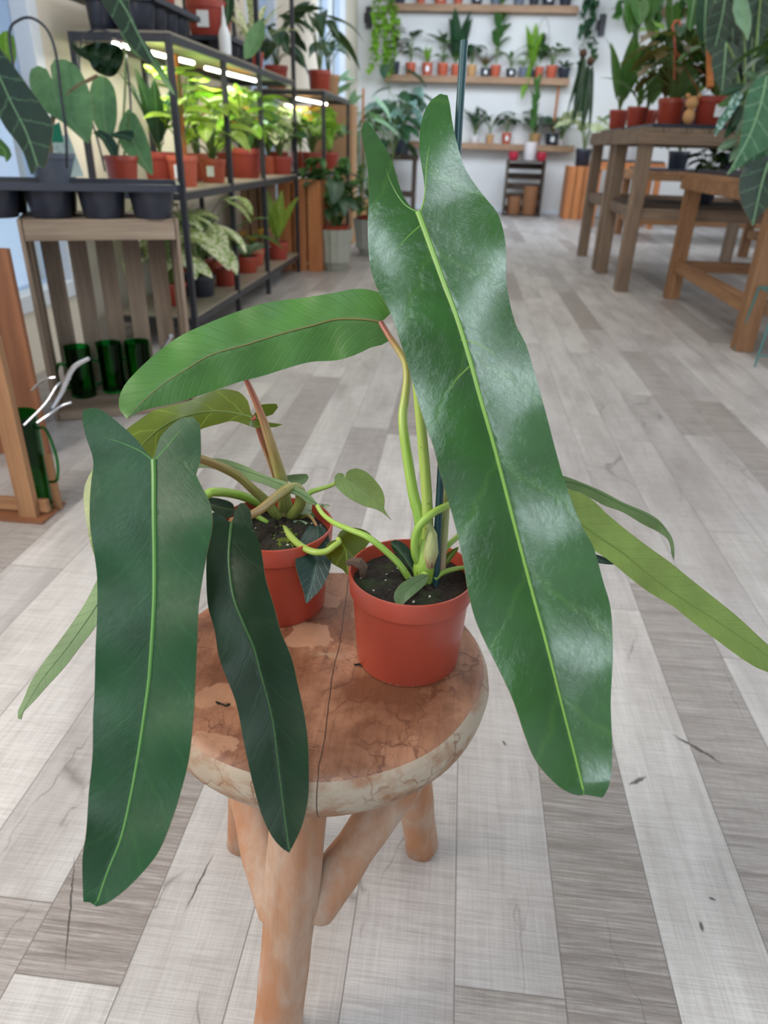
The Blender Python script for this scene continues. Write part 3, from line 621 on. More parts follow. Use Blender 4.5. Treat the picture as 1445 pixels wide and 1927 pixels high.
# R6 long narrow leaf lying over the other pot
blade(P1, [(599, 951), (590, 938), (579, 928), (556, 914), (533, 905), (498, 894), (457, 875), (420, 864), (390, 863), (350, 868), (310, 885), (290, 902), (330, 893), (379, 880), (415, 886), (450, 898), (459, 900), (496, 911), (523, 922), (563, 934), (577, 946)],
      [(597, 950, .722), (560, 926, .735), (520, 908, .75), (470, 889, .765), (420, 875, .775), (370, 874, .78), (292, 901, .785)], M['leafG'], fold=(.5, -.3), step=8, ribmat=M['ribD'], ribr=.0008, label='long narrow grey-green leaf')
blade(P1, [(737, 1031), (735, 1020), (743, 1016), (755, 1020), (768, 1030), (776, 1048), (781, 1078), (768, 1066), (752, 1049)], [(738, 1024, .675), (756, 1042, .672), (779, 1076, .664)], M['leafC'], fold=(-.4, -.4), step=6, name='leaf')
blade(P1, [(804, 1081), (795, 1080), (772, 1088), (753, 1100), (742, 1116), (742, 1131), (748, 1141), (753, 1149), (760, 1136), (779, 1119), (798, 1102), (806, 1088)], [(803, 1083, .646), (780, 1098, .636), (762, 1116, .630), (753, 1146, .626)], M['leafG'], fold=(.3, .2), step=6, ribmat=M['ribD'], ribr=.0005)
blade(P1, [(826, 1074), (829, 1060), (842, 1041), (863, 1029), (857, 1042), (845, 1058), (832, 1072)], [(827, 1073, .668), (843, 1052, .67), (862, 1030, .672)], M['leafO'], fold=(-.5, -.2), step=5)
# dried curled leaf hanging on the rim
MB().tube([PD(653, 1060, .667), PD(664, 1057, .662), (PD(676, 1058, .66)), PD(683, 1068, .662), PD(682, 1084, .668)], [.0022, .004, .0052, .0048, .003], 10, jit=.18).build('dried_leaf', M['dry'], P1, world=True)

P2 = thing('potted_philodendron', 'lower arrow-leaved plant with a red new shoot in the rear terracotta pot on the stool', 'potted plant', (-.172, .641, STZ))
pot_mb(.0605, .0505, .100, .022).build('pot', M['terra'], P2)
soil_mb(.057, .086).build('soil', M['soil'], P2)
m_ = MB()
for k in range(150): m_.sphere(PZ(rnd.gauss(530, 13), rnd.gauss(1010, 11), STZ+.0875), rnd.uniform(.0010, .0028), 6, (1, 1, .9))
m_.build('moss', M['moss'], P2, world=True)['kind'] = 'stuff'
MB().tube([PD(545, 1000, .80), PD(541, 985, .792), PD(538, 965, .786), PD(534, 940, .78)], [.009, .0125, .0105, .006], 14, jit=.05).build('stem', M['petB'], P2, world=True)
petiole(P2, [(540, 965, .784), (530, 905, .762), (517, 860, .748), (500, 805, .733), (480, 752, .718), (458, 704, .706), (440, 671, .698)], M['petS'], (.0078, .0013), 'new_shoot', 12)
petiole(P2, [(543, 985, .79), (520, 968, .776), (500, 943, .76), (480, 925, .745), (448, 896, .715), (412, 877, .68), (370, 862, .64), (330, 856, .60), (297, 862, .568)], M['petB'], (.0062, .0034))
petiole(P2, [(540, 978, .79), (556, 963, .77), (566, 942, .757), (562, 921, .75), (546, 918, .742), (525, 931, .728), (504, 948, .71), (484, 963, .692), (460, 974, .665), (437, 981, .632)], M['petB'], (.0068, .0036))
petiole(P2, [(545, 975, .80), (528, 925, .80), (512, 878, .79), (495, 832, .77), (484, 800, .752), (476, 785, .742)], M['petR3'], (.0042, .0030))
petiole(P2, [(515, 962, .795), (492, 950, .785), (463, 936, .77), (432, 928, .755), (401, 926, .735), (388, 931, .73), (350, 945, .722), (300, 965, .712), (256, 993, .70)], M['petG'], (.0050, .0048))
petiole(P2, [(515, 994, .775), (500, 982, .772), (480, 970, .768), (462, 962, .76)], M['petG'], (.0032, .0028))
petiole(P2, [(530, 988, .775), (542, 1004, .745), (563, 1025, .712), (588, 1038, .695), (612, 1038, .690), (629, 1027, .692), (638, 1020, .697), (636, 1014, .702)], M['petL'], (.0040, .0026))
petiole(P2, [(560, 955, .80), (581, 929, .80), (600, 921, .80), (622, 914, .80), (640, 905, .795), (650, 897, .79)], M['petG'], (.0036, .0016))
petiole(P2, [(550, 985, .79), (580, 970, .772), (596, 990, .742)], M['petB'], (.0024, .0014))
# L1
blade(P2, [(289, 864), (277, 853), (261, 832), (239, 810), (213, 788), (191, 772), (169, 768), (156, 773), (155, 791), (162, 823), (172, 851), (176, 874), (172, 905), (169, 950), (170, 995), (178, 1046), (183, 1090), (183, 1154), (180, 1217), (178, 1300), (175, 1348), (174, 1421), (167, 1494), (162, 1566), (155, 1615), (156, 1678), (157, 1697), (170, 1698), (182, 1706), (199, 1701), (232, 1678), (271, 1639), (300, 1600), (324, 1542), (339, 1494), (354, 1436), (362, 1373), (367, 1300), (372, 1186), (374, 1138), (382, 1084), (391, 1036), (399, 995), (399, 963), (391, 937), (376, 909), (369, 893), (377, 867), (378, 835), (375, 797), (363, 785), (344, 786), (321, 802), (302, 823), (294, 848)],
      [(289, 866, .565), (290, 900, .560), (290, 963, .553), (291, 1058, .545), (290, 1138, .538), (283, 1249, .530), (278, 1300, .526), (264, 1397, .517), (247, 1494, .507), (228, 1576, .498), (203, 1639, .490), (184, 1695, .483)],
      M['leafB'], fold=(.28, .28), curl=.3, step=10, wave=.07, wl=200, lobe=.25, ribmat=M['ribB'], ribr=.0024, veins=[[(287, 866), (262, 848), (225, 832), (190, 822)], [(293, 864), (308, 848), (335, 815), (352, 800)]], label='broad dark green arrow-shaped leaf hanging at the left')
# L2
blade(P2, [(436, 983), (431, 982), (420, 971), (410, 965), (401, 964), (397, 972), (394, 1000), (390, 1036), (388, 1074), (391, 1138), (404, 1186), (414, 1243), (444, 1323), (460, 1403), (474, 1467), (492, 1532), (513, 1576), (533, 1598), (544, 1605), (551, 1592), (569, 1552), (580, 1500), (581, 1431), (579, 1391), (573, 1347), (561, 1291), (549, 1239), (529, 1190), (517, 1146), (500, 1090), (494, 1050), (487, 1017), (477, 1001), (474, 982), (471, 960), (461, 947), (452, 947), (442, 960), (439, 975)],
      [(436, 985, .630), (433, 1010, .620), (431, 1058, .606), (439, 1122, .594), (458, 1173, .586), (477, 1217, .580), (490, 1265, .575), (513, 1355, .565), (523, 1435, .556), (533, 1516, .546), (544, 1597, .535)],
      M['leafC'], fold=(.30, .30), curl=.4, step=9, wave=.07, wl=170, lobe=.3, ribmat=M['ribD'], ribr=.0016, label='narrower very dark leaf hanging over the stool edge')
# L3 long olive leaf arching behind
blade(P2, [(475, 783), (490, 762), (505, 760), (520, 760), (523, 767), (513, 780), (500, 784), (488, 786), (500, 794), (532, 799), (517, 804), (500, 804), (479, 805), (457, 797), (436, 792), (415, 797), (380, 807), (340, 830), (310, 862), (285, 915), (262, 975), (235, 1030), (205, 1062), (190, 1066), (176, 1040), (168, 1010), (160, 965), (158, 925), (168, 895), (190, 860), (215, 828), (241, 806), (256, 795), (290, 773), (337, 760), (363, 752), (406, 734), (432, 733), (449, 737), (466, 754)],
      [(475, 785, .742), (430, 775, .745), (380, 776, .745), (320, 795, .735), (270, 835, .715), (225, 900, .69), (205, 960, .675), (200, 1020, .668), (198, 1062, .665)],
      M['leafO'], fold=(.25, -.35), curl=.2, step=9, wave=.08, wl=150, lobe=.3, ribmat=M['ribG'], ribr=.0013, label='olive leaf arching over behind the broad leaf')
blade(P2, [(262, 985), (245, 1045), (215, 1110), (181, 1177), (151, 1217), (123, 1254), (92, 1288), (68, 1315), (44, 1340), (40, 1354), (34, 1352), (34, 1339), (45, 1315), (58, 1284), (82, 1247), (110, 1209), (137, 1171), (161, 1134), (182, 1093), (205, 1050), (235, 1000)],
      [(255, 995, .70), (215, 1075, .69), (185, 1135, .683), (130, 1215, .675), (75, 1285, .668), (38, 1350, .66)],
      M['leafG'], fold=(.25, -.35), step=8, ribmat=M['ribD'], ribr=.0009, label='long grey-green leaf drooping to the far left')
# small leaves
blade(P2, [(650, 898), (652, 889), (658, 884), (670, 881), (689, 888), (707, 905), (720, 924), (724, 943), (723, 957), (729, 970), (737, 979), (719, 964), (707, 958), (685, 952), (659, 939), (640, 924), (629, 909), (630, 896), (636, 890), (645, 891)], [(650, 898, .79), (690, 927, .785), (718, 953, .78), (736, 978, .775)], M['leafY'], fold=(.2, .3), step=7, label='small pale heart-shaped leaf with drip tip', ribmat=M['ribG'], ribr=.0004)
blade(P2, [(596, 991), (583, 989), (573, 1002), (563, 1021), (557, 1038), (556, 1061), (561, 1083), (569, 1108), (573, 1122), (576, 1136), (588, 1125), (604, 1108), (617, 1083), (623, 1058), (621, 1029), (619, 1009), (610, 992), (602, 988)], [(597, 992, .742), (598, 1030, .716), (592, 1080, .702), (577, 1133, .694)], M['leafD'], fold=(.25, .25), step=7, ribmat=M['ribD'], ribr=.0004, label='small blue-green leaf hanging over the pot rim')
blade(P2, [(636, 1015), (634, 1011), (640, 1000), (650, 994), (666, 993), (687, 998), (700, 1010), (692, 1025), (680, 1040), (664, 1060), (655, 1082), (645, 1072), (624, 1060), (614, 1046), (614, 1027), (623, 1018)], [(636, 1015, .703), (650, 1035, .71), (655, 1080, .712)], M['leafO'], fold=(.2, .3), step=7, label='small olive leaf between the two pots')
blade(P2, [(583, 979), (567, 977), (554, 971), (558, 960), (567, 950), (577, 946), (600, 948), (621, 951), (608, 960), (597, 970)], [(556, 970, .795), (580, 965, .79), (619, 952, .785)], M['f_var'], fold=(.3, .3), step=6)
blade(P2, [(534, 899), (540, 895), (550, 893), (577, 892), (581, 898), (574, 909), (562, 914), (548, 909)], [(535, 901, .81), (558, 903, .81), (580, 896, .81)], M['leafG'], fold=(.3, .2), step=6)
blade(P2, [(389, 938), (400, 936), (424, 941), (438, 948), (441, 962), (432, 975), (412, 968), (396, 958)], [(392, 948, .76), (415, 955, .755), (440, 960, .75)], M['leafC'], fold=(.3, .3), step=7)
blade(P2, [(488, 1015), (496, 1007), (505, 1004), (505, 1011), (499, 1020), (491, 1027)], [(489, 1022, .755), (497, 1014, .755), (505, 1006, .755)], M['leafG'], fold=(.2, .2), step=4)
blade(P2, [(540, 986), (552, 980), (572, 980), (583, 988), (568, 991), (552, 992)], [(541, 987, .775), (562, 986, .772), (582, 988, .77)], M['f_pale'], fold=(.3, .3), step=5)

# ================================================================ BACKGROUND FURNITURE
def local(loc, rz=0): return Vector(loc), rz
# --- fruit crate standing on end with green glasses inside
def upright_crate(loc, rz, W, D, H, wk, label, group=None, nback=5, name='wooden_crate', closed_front=False):
    t = thing(name, label, 'crate', loc, rz, group)
    for sx in (-1, 1):
        m = MB(); n = 2
        for i in range(n): y0 = -D/2+.0 + i*(D*.52); m.box((sx*(W/2-.006), y0+D*.22, H/2), (.012, D*.42, H))
        m.build('side_panel', M[wk+'2'], t, smooth=False)
    m = MB(); pw = (W-.03)/nback
    for i in range(nback): m.box((-W/2+.015+pw*(i+.5), D/2-.006, H/2), (pw-.028*W/.47, .010, H-.01))
    m.build('back_slats', M[wk+'2'], t, smooth=False)
    for nm, z in (('top_board', H-.006), ('bottom_board', .006)):
        m = MB(); m.box((0, 0, z), (W-.03, D-.02, .012)); m.box((0, -D/2+.006, z-(.03 if z > .1 else -.012)), (W-.03, .012, .055 if z > .1 else .03)); m.build(nm, M[wk+'0'], t, smooth=False)
    if closed_front:
        m = MB()
        for i in range(nback): m.box((-W/2+.015+pw*(i+.5), -D/2+.004, H/2), (pw-.012, .012, H))
        m.build('front_boards', M[wk+'2'], t, smooth=False)
    return t
ang = rad(26)
c0 = PZ(125, 792, 0); c0.z = 0
u_ = Vector((math.cos(ang), math.sin(ang), 0)); v_ = Vector((-math.sin(ang), math.cos(ang), 0))
CW, CDp, CHt = .49, .34, .665
cc = c0 + u_*(CW/2-.035) + v_*CDp/2
upright_crate(cc, ang, CW, CDp, CHt, 'w_grey', 'weathered grey slatted crate standing on end under the black tray')
def glass_mug(loc, rz, label, group='green glass mugs inside the grey crate'):
    t = thing('glass_mug', label, 'mug', loc, rz, group)
    MB().lathe([(0.0001, 0), (.042, 0), (.046, .004), (.048, .185), (.0475, .192), (.0455, .19), (.0435, .012), (.0001, .010)], 32).build('cup', M['gglass'], t)
    MB().tube(crom([(.047, 0, .12), (.072, 0, .125), (.085, 0, .08), (.07, 0, .035), (.046, 0, .035)], 6), .006, 8).build('handle', M['gglass'], t)
for (x, y), l in zip(((146, 742), (216, 728), (262, 700)), ('leftmost of three green glass mugs in the grey crate', 'middle green glass mug in the grey crate', 'rightmost green glass mug in the grey crate')):
    p = PZ(x, y, .02); p = cc + u_*max(-.15, min(.15, (p-cc).dot(u_))) + v_*max(-.09, min(.10, (p-cc).dot(v_))); p.z = .0122
    glass_mug(p, rad(200), l)

# --- brown crate at the left edge with a green glass jug and a hand rake
q = PZ(58, 975, 0); t = thing('display_crate', 'brown wooden crate with a broad corner post at the left edge', 'crate', (q.x, q.y, 0))
MB().box((0, 0, .24), (.048, .022, .48)).build('corner_post', M['w_bench2'], t, smooth=False)
MB().box((-.20, .012, .035), (.50, .014, .035)).build('bottom_rail', M['w_bench0'], t, smooth=False)
MB().box((.046, .06, .08), (.018, .012, .16)).build('back_post', M['w_bench2'], t, smooth=False)
MB().box((-.22, .03, .004), (.54, .12, .008)).build('base_board', M['w_brown0'], t, smooth=False)
m = MB().box((-1.47, 1.95, .31), (.46, .018, .62)); solo('upright_board', m, M['w_brown2'], 'dark reddish brown board standing behind the corner post at the left edge', 'board', smooth=False)
jp = PZ(76, 935, .0); jp.z = .009; jp.y = q.y+.055; jp.x = q.x-.012
t = thing('glass_jug', 'green glass jug with a handle standing behind the brown corner post', 'jug', jp, 0)
MB().lathe([(0.0001, 0), (.038, 0), (.042, .006), (.046, .20), (.048, .262), (.046, .263), (.043, .2), (.039, .008), (.0001, .008)], 32).build('body', M['gglass'], t)
MB().tube(crom([(.046, 0, .225), (.070, 0, .222), (.084, 0, .15), (.074, 0, .085), (.050, 0, .075)], 7), .0038, 8).build('handle', M['gglass'], t)
t = thing('hand_rake', 'silver hand rake with bent tines resting in the green jug', 'hand rake', tuple(PD(105, 775, 1.75)))
MB().tube([PD(*p) for p in crom([(45, 800, 1.76), (85, 760, 1.76), (108, 725, 1.76), (122, 716, 1.75), (133, 712, 1.75)], 4)], .0028, 6).build('tine', M['steel'], t, world=True)
MB().tube([PD(*p) for p in crom([(70, 795, 1.76), (95, 778, 1.76), (115, 764, 1.75), (134, 757, 1.75)], 4)], .0028, 6).build('tine', M['steel'], t, world=True)
MB().tube([PD(*p) for p in crom([(60, 735, 1.80), (72, 722, 1.79), (88, 713, 1.78), (104, 710, 1.78)], 4)], .0028, 6).build('tine', M['steel'], t, world=True)
MB().tube([PD(*p) for p in crom([(98, 768, 1.76), (115, 740, 1.76), (125, 716, 1.75), (140, 690, 1.74), (168, 674, 1.73)], 5)], [.004+.003*math.sin(i*.15) for i in range(21)], 8).build('shaft', M['steel'], t, world=True)
p0 = PZ(236, 770, 0); p1 = PD(322, 632, 2.02)
m = MB().tube([p0+Vector((0, 0, .006)), p0.lerp(p1, .5), p1], .006, 8); solo('glint_rod', m, M['steel'], 'slim silver rod added for the glint behind the long horizontal leaf tip', 'rod')  # made-up rod that stands in for a silvery glint

# --- black carrying trays
def tray(loc, rz, W, D, label, cols, rows, h=.10, group='black carrying trays', rim=.022):
    t = thing('carrying_tray', label, 'tray', loc, rz, group)
    m = MB(); z = h
    m.box((0, -D/2+.006, z-rim/2), (W, .012, rim)); m.box((0, D/2-.006, z-rim/2), (W, .012, rim))
    m.box((-W/2+.006, 0, z-rim/2), (.012, D, rim)); m.box((W/2-.006, 0, z-rim/2), (.012, D, rim)); m.box((0, 0, z-rim+.003), (W-.01, D-.01, .006))
    m.build('rim', M['black'], t, smooth=False)
    cw, cdp = (W-.03)/cols, (D-.03)/rows; r = min(cw, cdp)*.46; first = None
    for i in range(cols):
        for j in range(rows):
            x, y = -W/2+.015+cw*(i+.5), -D/2+.015+cdp*(j+.5)
            if first is None:
                first = MB().lathe([(0.0001, .001), (r*.78, 0), (r*.84, .004), (r, h-rim+.001)], 20).build('cell', M['black'], t); first.location = (x, y, 0)
            else: c = first.copy(); C.objects.link(c); c.parent = t; c.location = (x, y, 0)
    return t
def cyard(px, py, z): return PZ(px, py, z)
ct = cc + u_*(-.06) + v_*(-.02); TZ = CHt+.001
TRW = .66
tray((ct.x, ct.y, TZ), ang-rad(4), TRW, .36, 'black carrying tray on the grey slatted crate, holding a grey pot and a terracotta pot', 4, 2, .105)

# --- shelving
def rack(name, label, x0, x1, posts, heights, zt, group=None, lower_rail=True, depth_posts=True):
    t = thing(name, label, 'shelving rack', ((x0+x1)/2, (posts[0]+posts[-1])/2, 0), 0, group); ox, oy = t.location.x, t.location.y; s = .026
    for i, y in enumerate(posts):
        for x in ((x0, x1) if depth_posts else (x1,)): MB().box((x-ox, y-oy, zt[i]/2), (s, s, zt[i])).build('post', M['metal'], t, smooth=False)
    L = posts[-1]-posts[0]
    for z in heights:
        f = MB()
        for x in (x0, x1): f.box((x-ox, 0, z-.017), (s*.9, L-s, .03))
        for y in (posts[0], posts[-1]): f.box((0, y-oy, z-.017), (x1-x0-s, s*.9, .03))
        f.build('shelf_frame', M['metal'], t, smooth=False)
        MB().box((0, 0, z+.004), (x1-x0+.01, L+.01, .009)).build('shelf_board', M['shelf'], t, smooth=False)
    return t
RX0, RX1 = -1.66, -1.25; RY = [3.35, 4.08, 4.77, 5.72]
rack('shelving_rack', 'long black steel shelving rack with lit plants along the left wall', RX0, RX1, RY, [.135, .69, 1.285], [1.285, 1.285, 1.9, 1.9])
rack('shelving_rack', 'smaller black shelving rack farther back along the left wall', -1.62, -1.10, [6.05, 7.3], [.70, 1.255], [1.255, 1.255])
def led(p0, p1, label):
    p0, p1 = Vector(p0), Vector(p1); c = (p0+p1)/2; t = thing('led_grow_light', label, 'shelf lamp', c, 0, 'tube lamps under the rack shelves'); d = (p1-p0)
    MB().tube([-d/2, d/2], .009, 10).build('tube', M['led'], t)
    MB().tube([-d/2+Vector((0, 0, .013)), d/2+Vector((0, 0, .013))], .007, 8).build('housing', M['shelf'], t)
led((-1.44, 3.25, 1.235), (-1.36, 3.95, 1.235), 'lit tube lamp under the rack shelf, nearest the camera')
led((-1.38, 4.2, 1.235), (-1.32, 4.95, 1.235), 'lit tube lamp under the rack shelf, second from the near end')
led((-1.30, 6.05, 1.20), (-1.20, 6.75, 1.20), 'lit tube lamp under the smaller rear rack')
for i, (x, y, z, p) in enumerate(((-1.42, 3.6, 1.20, 6), (-1.42, 4.5, 1.20, 6), (-1.40, 6.5, 1.17, 5), (-1.42, 5.3, 1.20, 4))):
    area('led_light_%d' % i, (x, y, z), (x, y, 0), .08, .7, p, (1, .97, .86))

# --- orange and pale slatted crates under the far end of the rack
def board_crate(loc, rz, W, D, H, wk, label, n=4, group=None, horiz=False):
    t = thing('wooden_crate', label, 'crate', loc, rz, group)
    f = MB()
    for i in range(n):
        w_ = W/n
        if horiz: f.box((0, -D/2, H/n*(i+.5)), (W, .014, H/n-.02))
        else: f.box((-W/2+w_*(i+.5), -D/2, H/2), (w_-.014, .014, H))
    f.build('front_slats', M[wk+('0' if horiz else '2')], t, smooth=False)
    s = MB()
    for sx in (-1, 1):
        for i in range(3): s.box((sx*(W/2-.008), -D/2+.02+(D-.02)/3*(i+.5), H/2), (.014, D/3-.02, H))
    s.build('side_slats', M[wk+'2'], t, smooth=False)
    MB().box((0, 0, H-.03), (W-.04, D-.04, .014)).build('top_board', M[wk+'0'], t, smooth=False)
    MB().box((0, D/2-.01, H/2), (W-.04, .012, H-.02)).build('back_panel', M[wk+'2'], t, smooth=False)
    return t
board_crate((-1.245, 5.98, 0), 0, .34, .40, .66, 'w_orange', 'orange-brown crate of wide vertical boards past the rack end', 3)
board_crate((-1.50, 5.55, .15), 0, .20, .28, .50, 'w_shelf', 'pale vertical-board crate on the bottom shelf of the rack', 3)
board_crate((1.74, 12.0, 0), 0, .46, .5, .72, 'w_orange', 'bright orange slatted crate by the far wall behind the tables', 4)

# --- tables
def table(loc, W, D, H, wk, label, rail_z, th=.07, leg=.085, shelf=False, group='wooden plant tables on the right', mat_top=True, name='plant_table'):
    t = thing(name, label, 'table', loc, 0, group)
    m = MB(); n = max(3, int(W/.14))
    for i in range(n): m.box((-W/2+W/n*(i+.5), 0, H-.014), (W/n-.006, D, .028))
    m.build('tabletop', M[wk+'1'], t, smooth=False)
    f = MB()
    for sy in (-1, 1): f.box((0, sy*(D/2-.012), H-th/2-.028), (W, .024, th))
    for sx in (-1, 1): f.box((sx*(W/2-.012), 0, H-th/2-.028), (.024, D-.05, th))
    f.build('apron', M[wk+'0'], t, smooth=False)
    for sx in (-1, 1):
        for sy in (-1, 1): MB().box((sx*(W/2-leg/2-.024), sy*(D/2-leg/2-.026), (H-.028)/2), (leg, leg, H-.028), bev=.003).build('leg', M[wk+'2'], t, smooth=False)
    for sx in (-1, 1): MB().box((sx*(W/2-leg/2-.024), 0, rail_z), (leg*.6, D-leg*2-.05, .075)).build('side_rail', M[wk+'1'], t, smooth=False)
    for sy in (-1, 1): MB().box((0, sy*(D/2-leg/2-.026), rail_z), (W-leg*2-.05, leg*.5, .07)).build('long_rail', M[wk+'0'], t, smooth=False)
    if shelf:
        m = MB()
        for i in range(3): m.box((0, -D/2+.16+(D-.3)/3*(i+.5), rail_z+.045), (W-.1, (D-.3)/3-.03, .02))
        m.build('lower_shelf', M['w_dark0'], t, smooth=False)
    if mat_top: MB().box((.03, 0, H+.0125), (W-.1, D-.06, .025)).build('waterproof_liner', M['black'], t, smooth=False)
    return t
table((1.13+.75, 5.97, 0), 1.5, 1.0, 1.06, 'w_oldbench', 'high weathered plant table with shelf, its corner nearest the walkway', .53, leg=.09, shelf=True)
table((1.13+.75, 7.05, 0), 1.5, 1.06, 1.06, 'w_oldbench', 'high weathered plant table butted behind the first high one', .53, leg=.09)
table((1.44+.8, 4.60, 0), 1.6, 1.60, .80, 'w_bench', 'lower orange-brown plant table at the right edge, nearest the camera', .22, leg=.09)
table((2.9, 9.4, 0), 2.0, .9, .74, 'w_bench', 'low orange-brown plant table far back on the right', .22, leg=.08)
table((3.3, 7.6, 0), 1.0, .8, .74, 'w_bench', 'low orange-brown plant table between the high tables and the right wall', .22, leg=.08)
table((2.15, 10.9, 0), .9, .6, .80, 'w_orange', 'small orange wooden table near the far wall', .3, leg=.07)
table((-.98, 12.0, 0), .50, .42, .80, 'w_dark', 'dark narrow plant stand by the far wall at the left', .25, leg=.05, th=.05, group=None, name='plant_stand', mat_top=False)
# teal wire stand at the right edge
b0 = PZ(1420, 690, 0); t = thing('wire_stand', 'thin teal wire stand at the right edge of the floor', 'stand', b0)
for dx, dy in ((0, 0), (.30, 0), (.30, .3), (0, .3)): MB().tube([(dx, dy, 0), (dx*.9+.015, dy*.9+.015, .16), (dx*.8+.03, dy*.8+.03, .33)], .005, 8).build('leg', M['teal2'], t)
MB().tube([(.03, .03, .33), (.27, .03, .33), (.27, .27, .33), (.03, .27, .33), (.03, .03, .33)], .005, 8).build('top_ring', M['teal2'], t)
MB().tube([(.005, .0, .055), (.295, .0, .055)], .004, 8).build('cross_wire', M['teal2'], t)

# --- back wall shelves, crate, baskets, lamps
def wshelf(x0, x1, z, label, d=.22):
    t = thing('wall_shelf', label, 'shelf', ((x0+x1)/2, YW-d/2-.004, z), 0, 'wooden shelves on the far wall')
    MB().box((0, 0, -.045), (x1-x0, d, .09)).build('plank', M['w_shelf0'], t, smooth=False)
    for x in (x0+.3, (x0+x1)/2, x1-.3): MB().box((x-(x0+x1)/2, d/2-.012, -.115), (.02, .018, .05)).build('bracket', M['frame'], t, smooth=False)
SZ = (2.735, 1.86, .985); SY = YW-.125
wshelf(-1.30, 1.42, SZ[0], 'top wooden shelf on the far wall'); wshelf(-1.32, 1.42, SZ[1], 'middle wooden shelf on the far wall')
wshelf(-1.3, 1.62, SZ[2], 'lowest wooden shelf on the far wall, behind the tall crate'); wshelf(2.1, 3.6, SZ[0], 'short wooden shelf with ivy at the top right of the far wall')
BCX = PZ(976, 402, 0).x; BCY = 12.05
t = thing('wooden_crate', 'dark crate with white gaps standing upright at the far wall, two baskets inside', 'crate', (BCX, BCY, 0), 0)
for sx in (-1, 1): MB().box((sx*.27, 0, .385), (.03, .30, .77)).build('side_panel', M['w_dark2'], t, smooth=False)
m = MB(); 
for z in (.70, .56, .42, .28, .10): m.box((0, .14, z-.01), (.52, .014, .085))
m.build('back_slats', M['w_dark0'], t, smooth=False)
for z in (.76, .01): MB().box((0, 0, z), (.57, .30, .02)).build('end_board', M['w_dark0'], t, smooth=False)
for x, r, h, l in ((-.12, .105, .27, 'short wicker basket inside the far crate'), (.12, .115, .42, 'tall wicker basket inside the far crate')):
    solo('wicker_basket', MB().lathe([(0.0001, 0), (r*.92, 0), (r, .02), (r, h-.02), (r*1.03, h), (r*.9, h), (r*.9, .03), (0.0001, .03)], 24).__class__() if False else (lambda mb: mb)(MB().lathe([(0.0001, .02), (r*.92, .02), (r, .04), (r, h-.02), (r*1.03, h), (r*.9, h), (r*.9, .05), (0.0001, .05)], 24, (BCX+x, BCY-.02, 0))), M['wicker'], l, 'basket', 'wicker baskets in the far crate')
def wall_lamp(px, py, lab):
    p = PY(px, py, YW); t = thing('wall_lamp', lab, 'wall lamp', (p.x, YW-.06, p.z-.12), 0, 'black cylinder wall lamps')
    MB().lathe([(0.0001, 0), (.045, 0), (.045, .26), (.0001, .26)], 20).build('cylinder', M['metal'], t); MB().box((-.03, .04, .13), (.09, .035, .12)).build('bracket', M['metal'], t, smooth=False)
wall_lamp(695, 36, 'black cylinder wall lamp at the left of the far wall'); wall_lamp(1131, 50, 'black cylinder wall lamp between the far shelves and the tables')

# ================================================================ BACKGROUND PLANTS
def greenery(spec, seed, parent, mat, scale=1.0, stemmat=None):
    """one foliage mesh and one stems mesh; spec = list of groups (n, rise, out, L, W, kind, bend, pitch)"""
    r = random.Random(seed); fm = MB(); sm2 = MB()
    for (n, rise, out, L, W, kind, bend, pit) in spec:
        a0 = r.uniform(0, 6.28)
        for i in range(n):
            az = a0+i*2.4+r.uniform(-.3, .3); h = rise*r.uniform(.55, 1.05)*scale; o = out*r.uniform(.5, 1.1)*scale
            p = (o*math.cos(az), o*math.sin(az), h); mid = (o*.35*math.cos(az), o*.35*math.sin(az), h*.65)
            s2 = r.uniform(.75, 1.15)*scale
            fm.leaf(p, az, pit+r.uniform(-.25, .25), L*s2, W*s2, kind, bend*r.uniform(.7, 1.2), .25, r.uniform(-.35, .35), 7, 4)
            if h > .01 or o > .01: sm2.tube([(0, 0, 0), mid, p], .0035*scale if scale < 2 else .006, 5)
    f = fm.build('foliage', mat, parent)
    if sm2.v: s_ = sm2.build('stems', stemmat or M['stem'], parent); return f, s_
    return f, None
KINDS = {
 'heart': [(9, .22, .07, .13, .10, 'heart', .9, -.1)], 'bushy': [(16, .24, .10, .13, .09, 'heart', .8, .1), (8, .14, .12, .11, .08, 'heart', 1., -.3)],
 'small': [(9, .10, .05, .08, .055, 'oval', .7, .4)], 'big3': [(4, .26, .09, .17, .12, 'oval', .7, .3), (3, .12, .09, .12, .09, 'oval', .9, .1)],
 'upright': [(7, .08, .03, .26, .07, 'lance', .35, 1.25)], 'thin': [(12, .06, .02, .22, .022, 'strap', .9, 1.0)],
 'rosette': [(12, .03, .03, .15, .035, 'lance', .9, .6)], 'column': [(14, .46, .02, .12, .07, 'oval', .4, 1.2), (8, .22, .02, .12, .07, 'oval', .5, 1.1)],
 'tall': [(8, .40, .06, .16, .09, 'heart', .9, .3), (5, .2, .08, .14, .08, 'heart', .9, .2)], 'droop': [(7, .16, .08, .22, .05, 'lance', 1.4, .6)],
 'round': [(12, .16, .08, .10, .095, 'oval', .6, .1)], 'arrow': [(8, .26, .09, .20, .09, 'arrow', .9, -.2)], 'velvet': [(6, .34, .12, .24, .16, 'heart', .6, -1.0)],
 'split': [(9, .30, .14, .20, .16, 'split', .6, -.2)], 'trail': [(10, .06, .06, .07, .05, 'heart', .8, 0.)], 'huge': [(12, .42, .20, .24, .16, 'heart', .8, -.2), (8, .25, .2, .2, .13, 'heart', .9, -.4)],
 'fine': [(18, .10, .03, .16, .02, 'lance', .8, .9)], 'pothos': [(14, .16, .08, .10, .08, 'heart', .9, .1)],
}
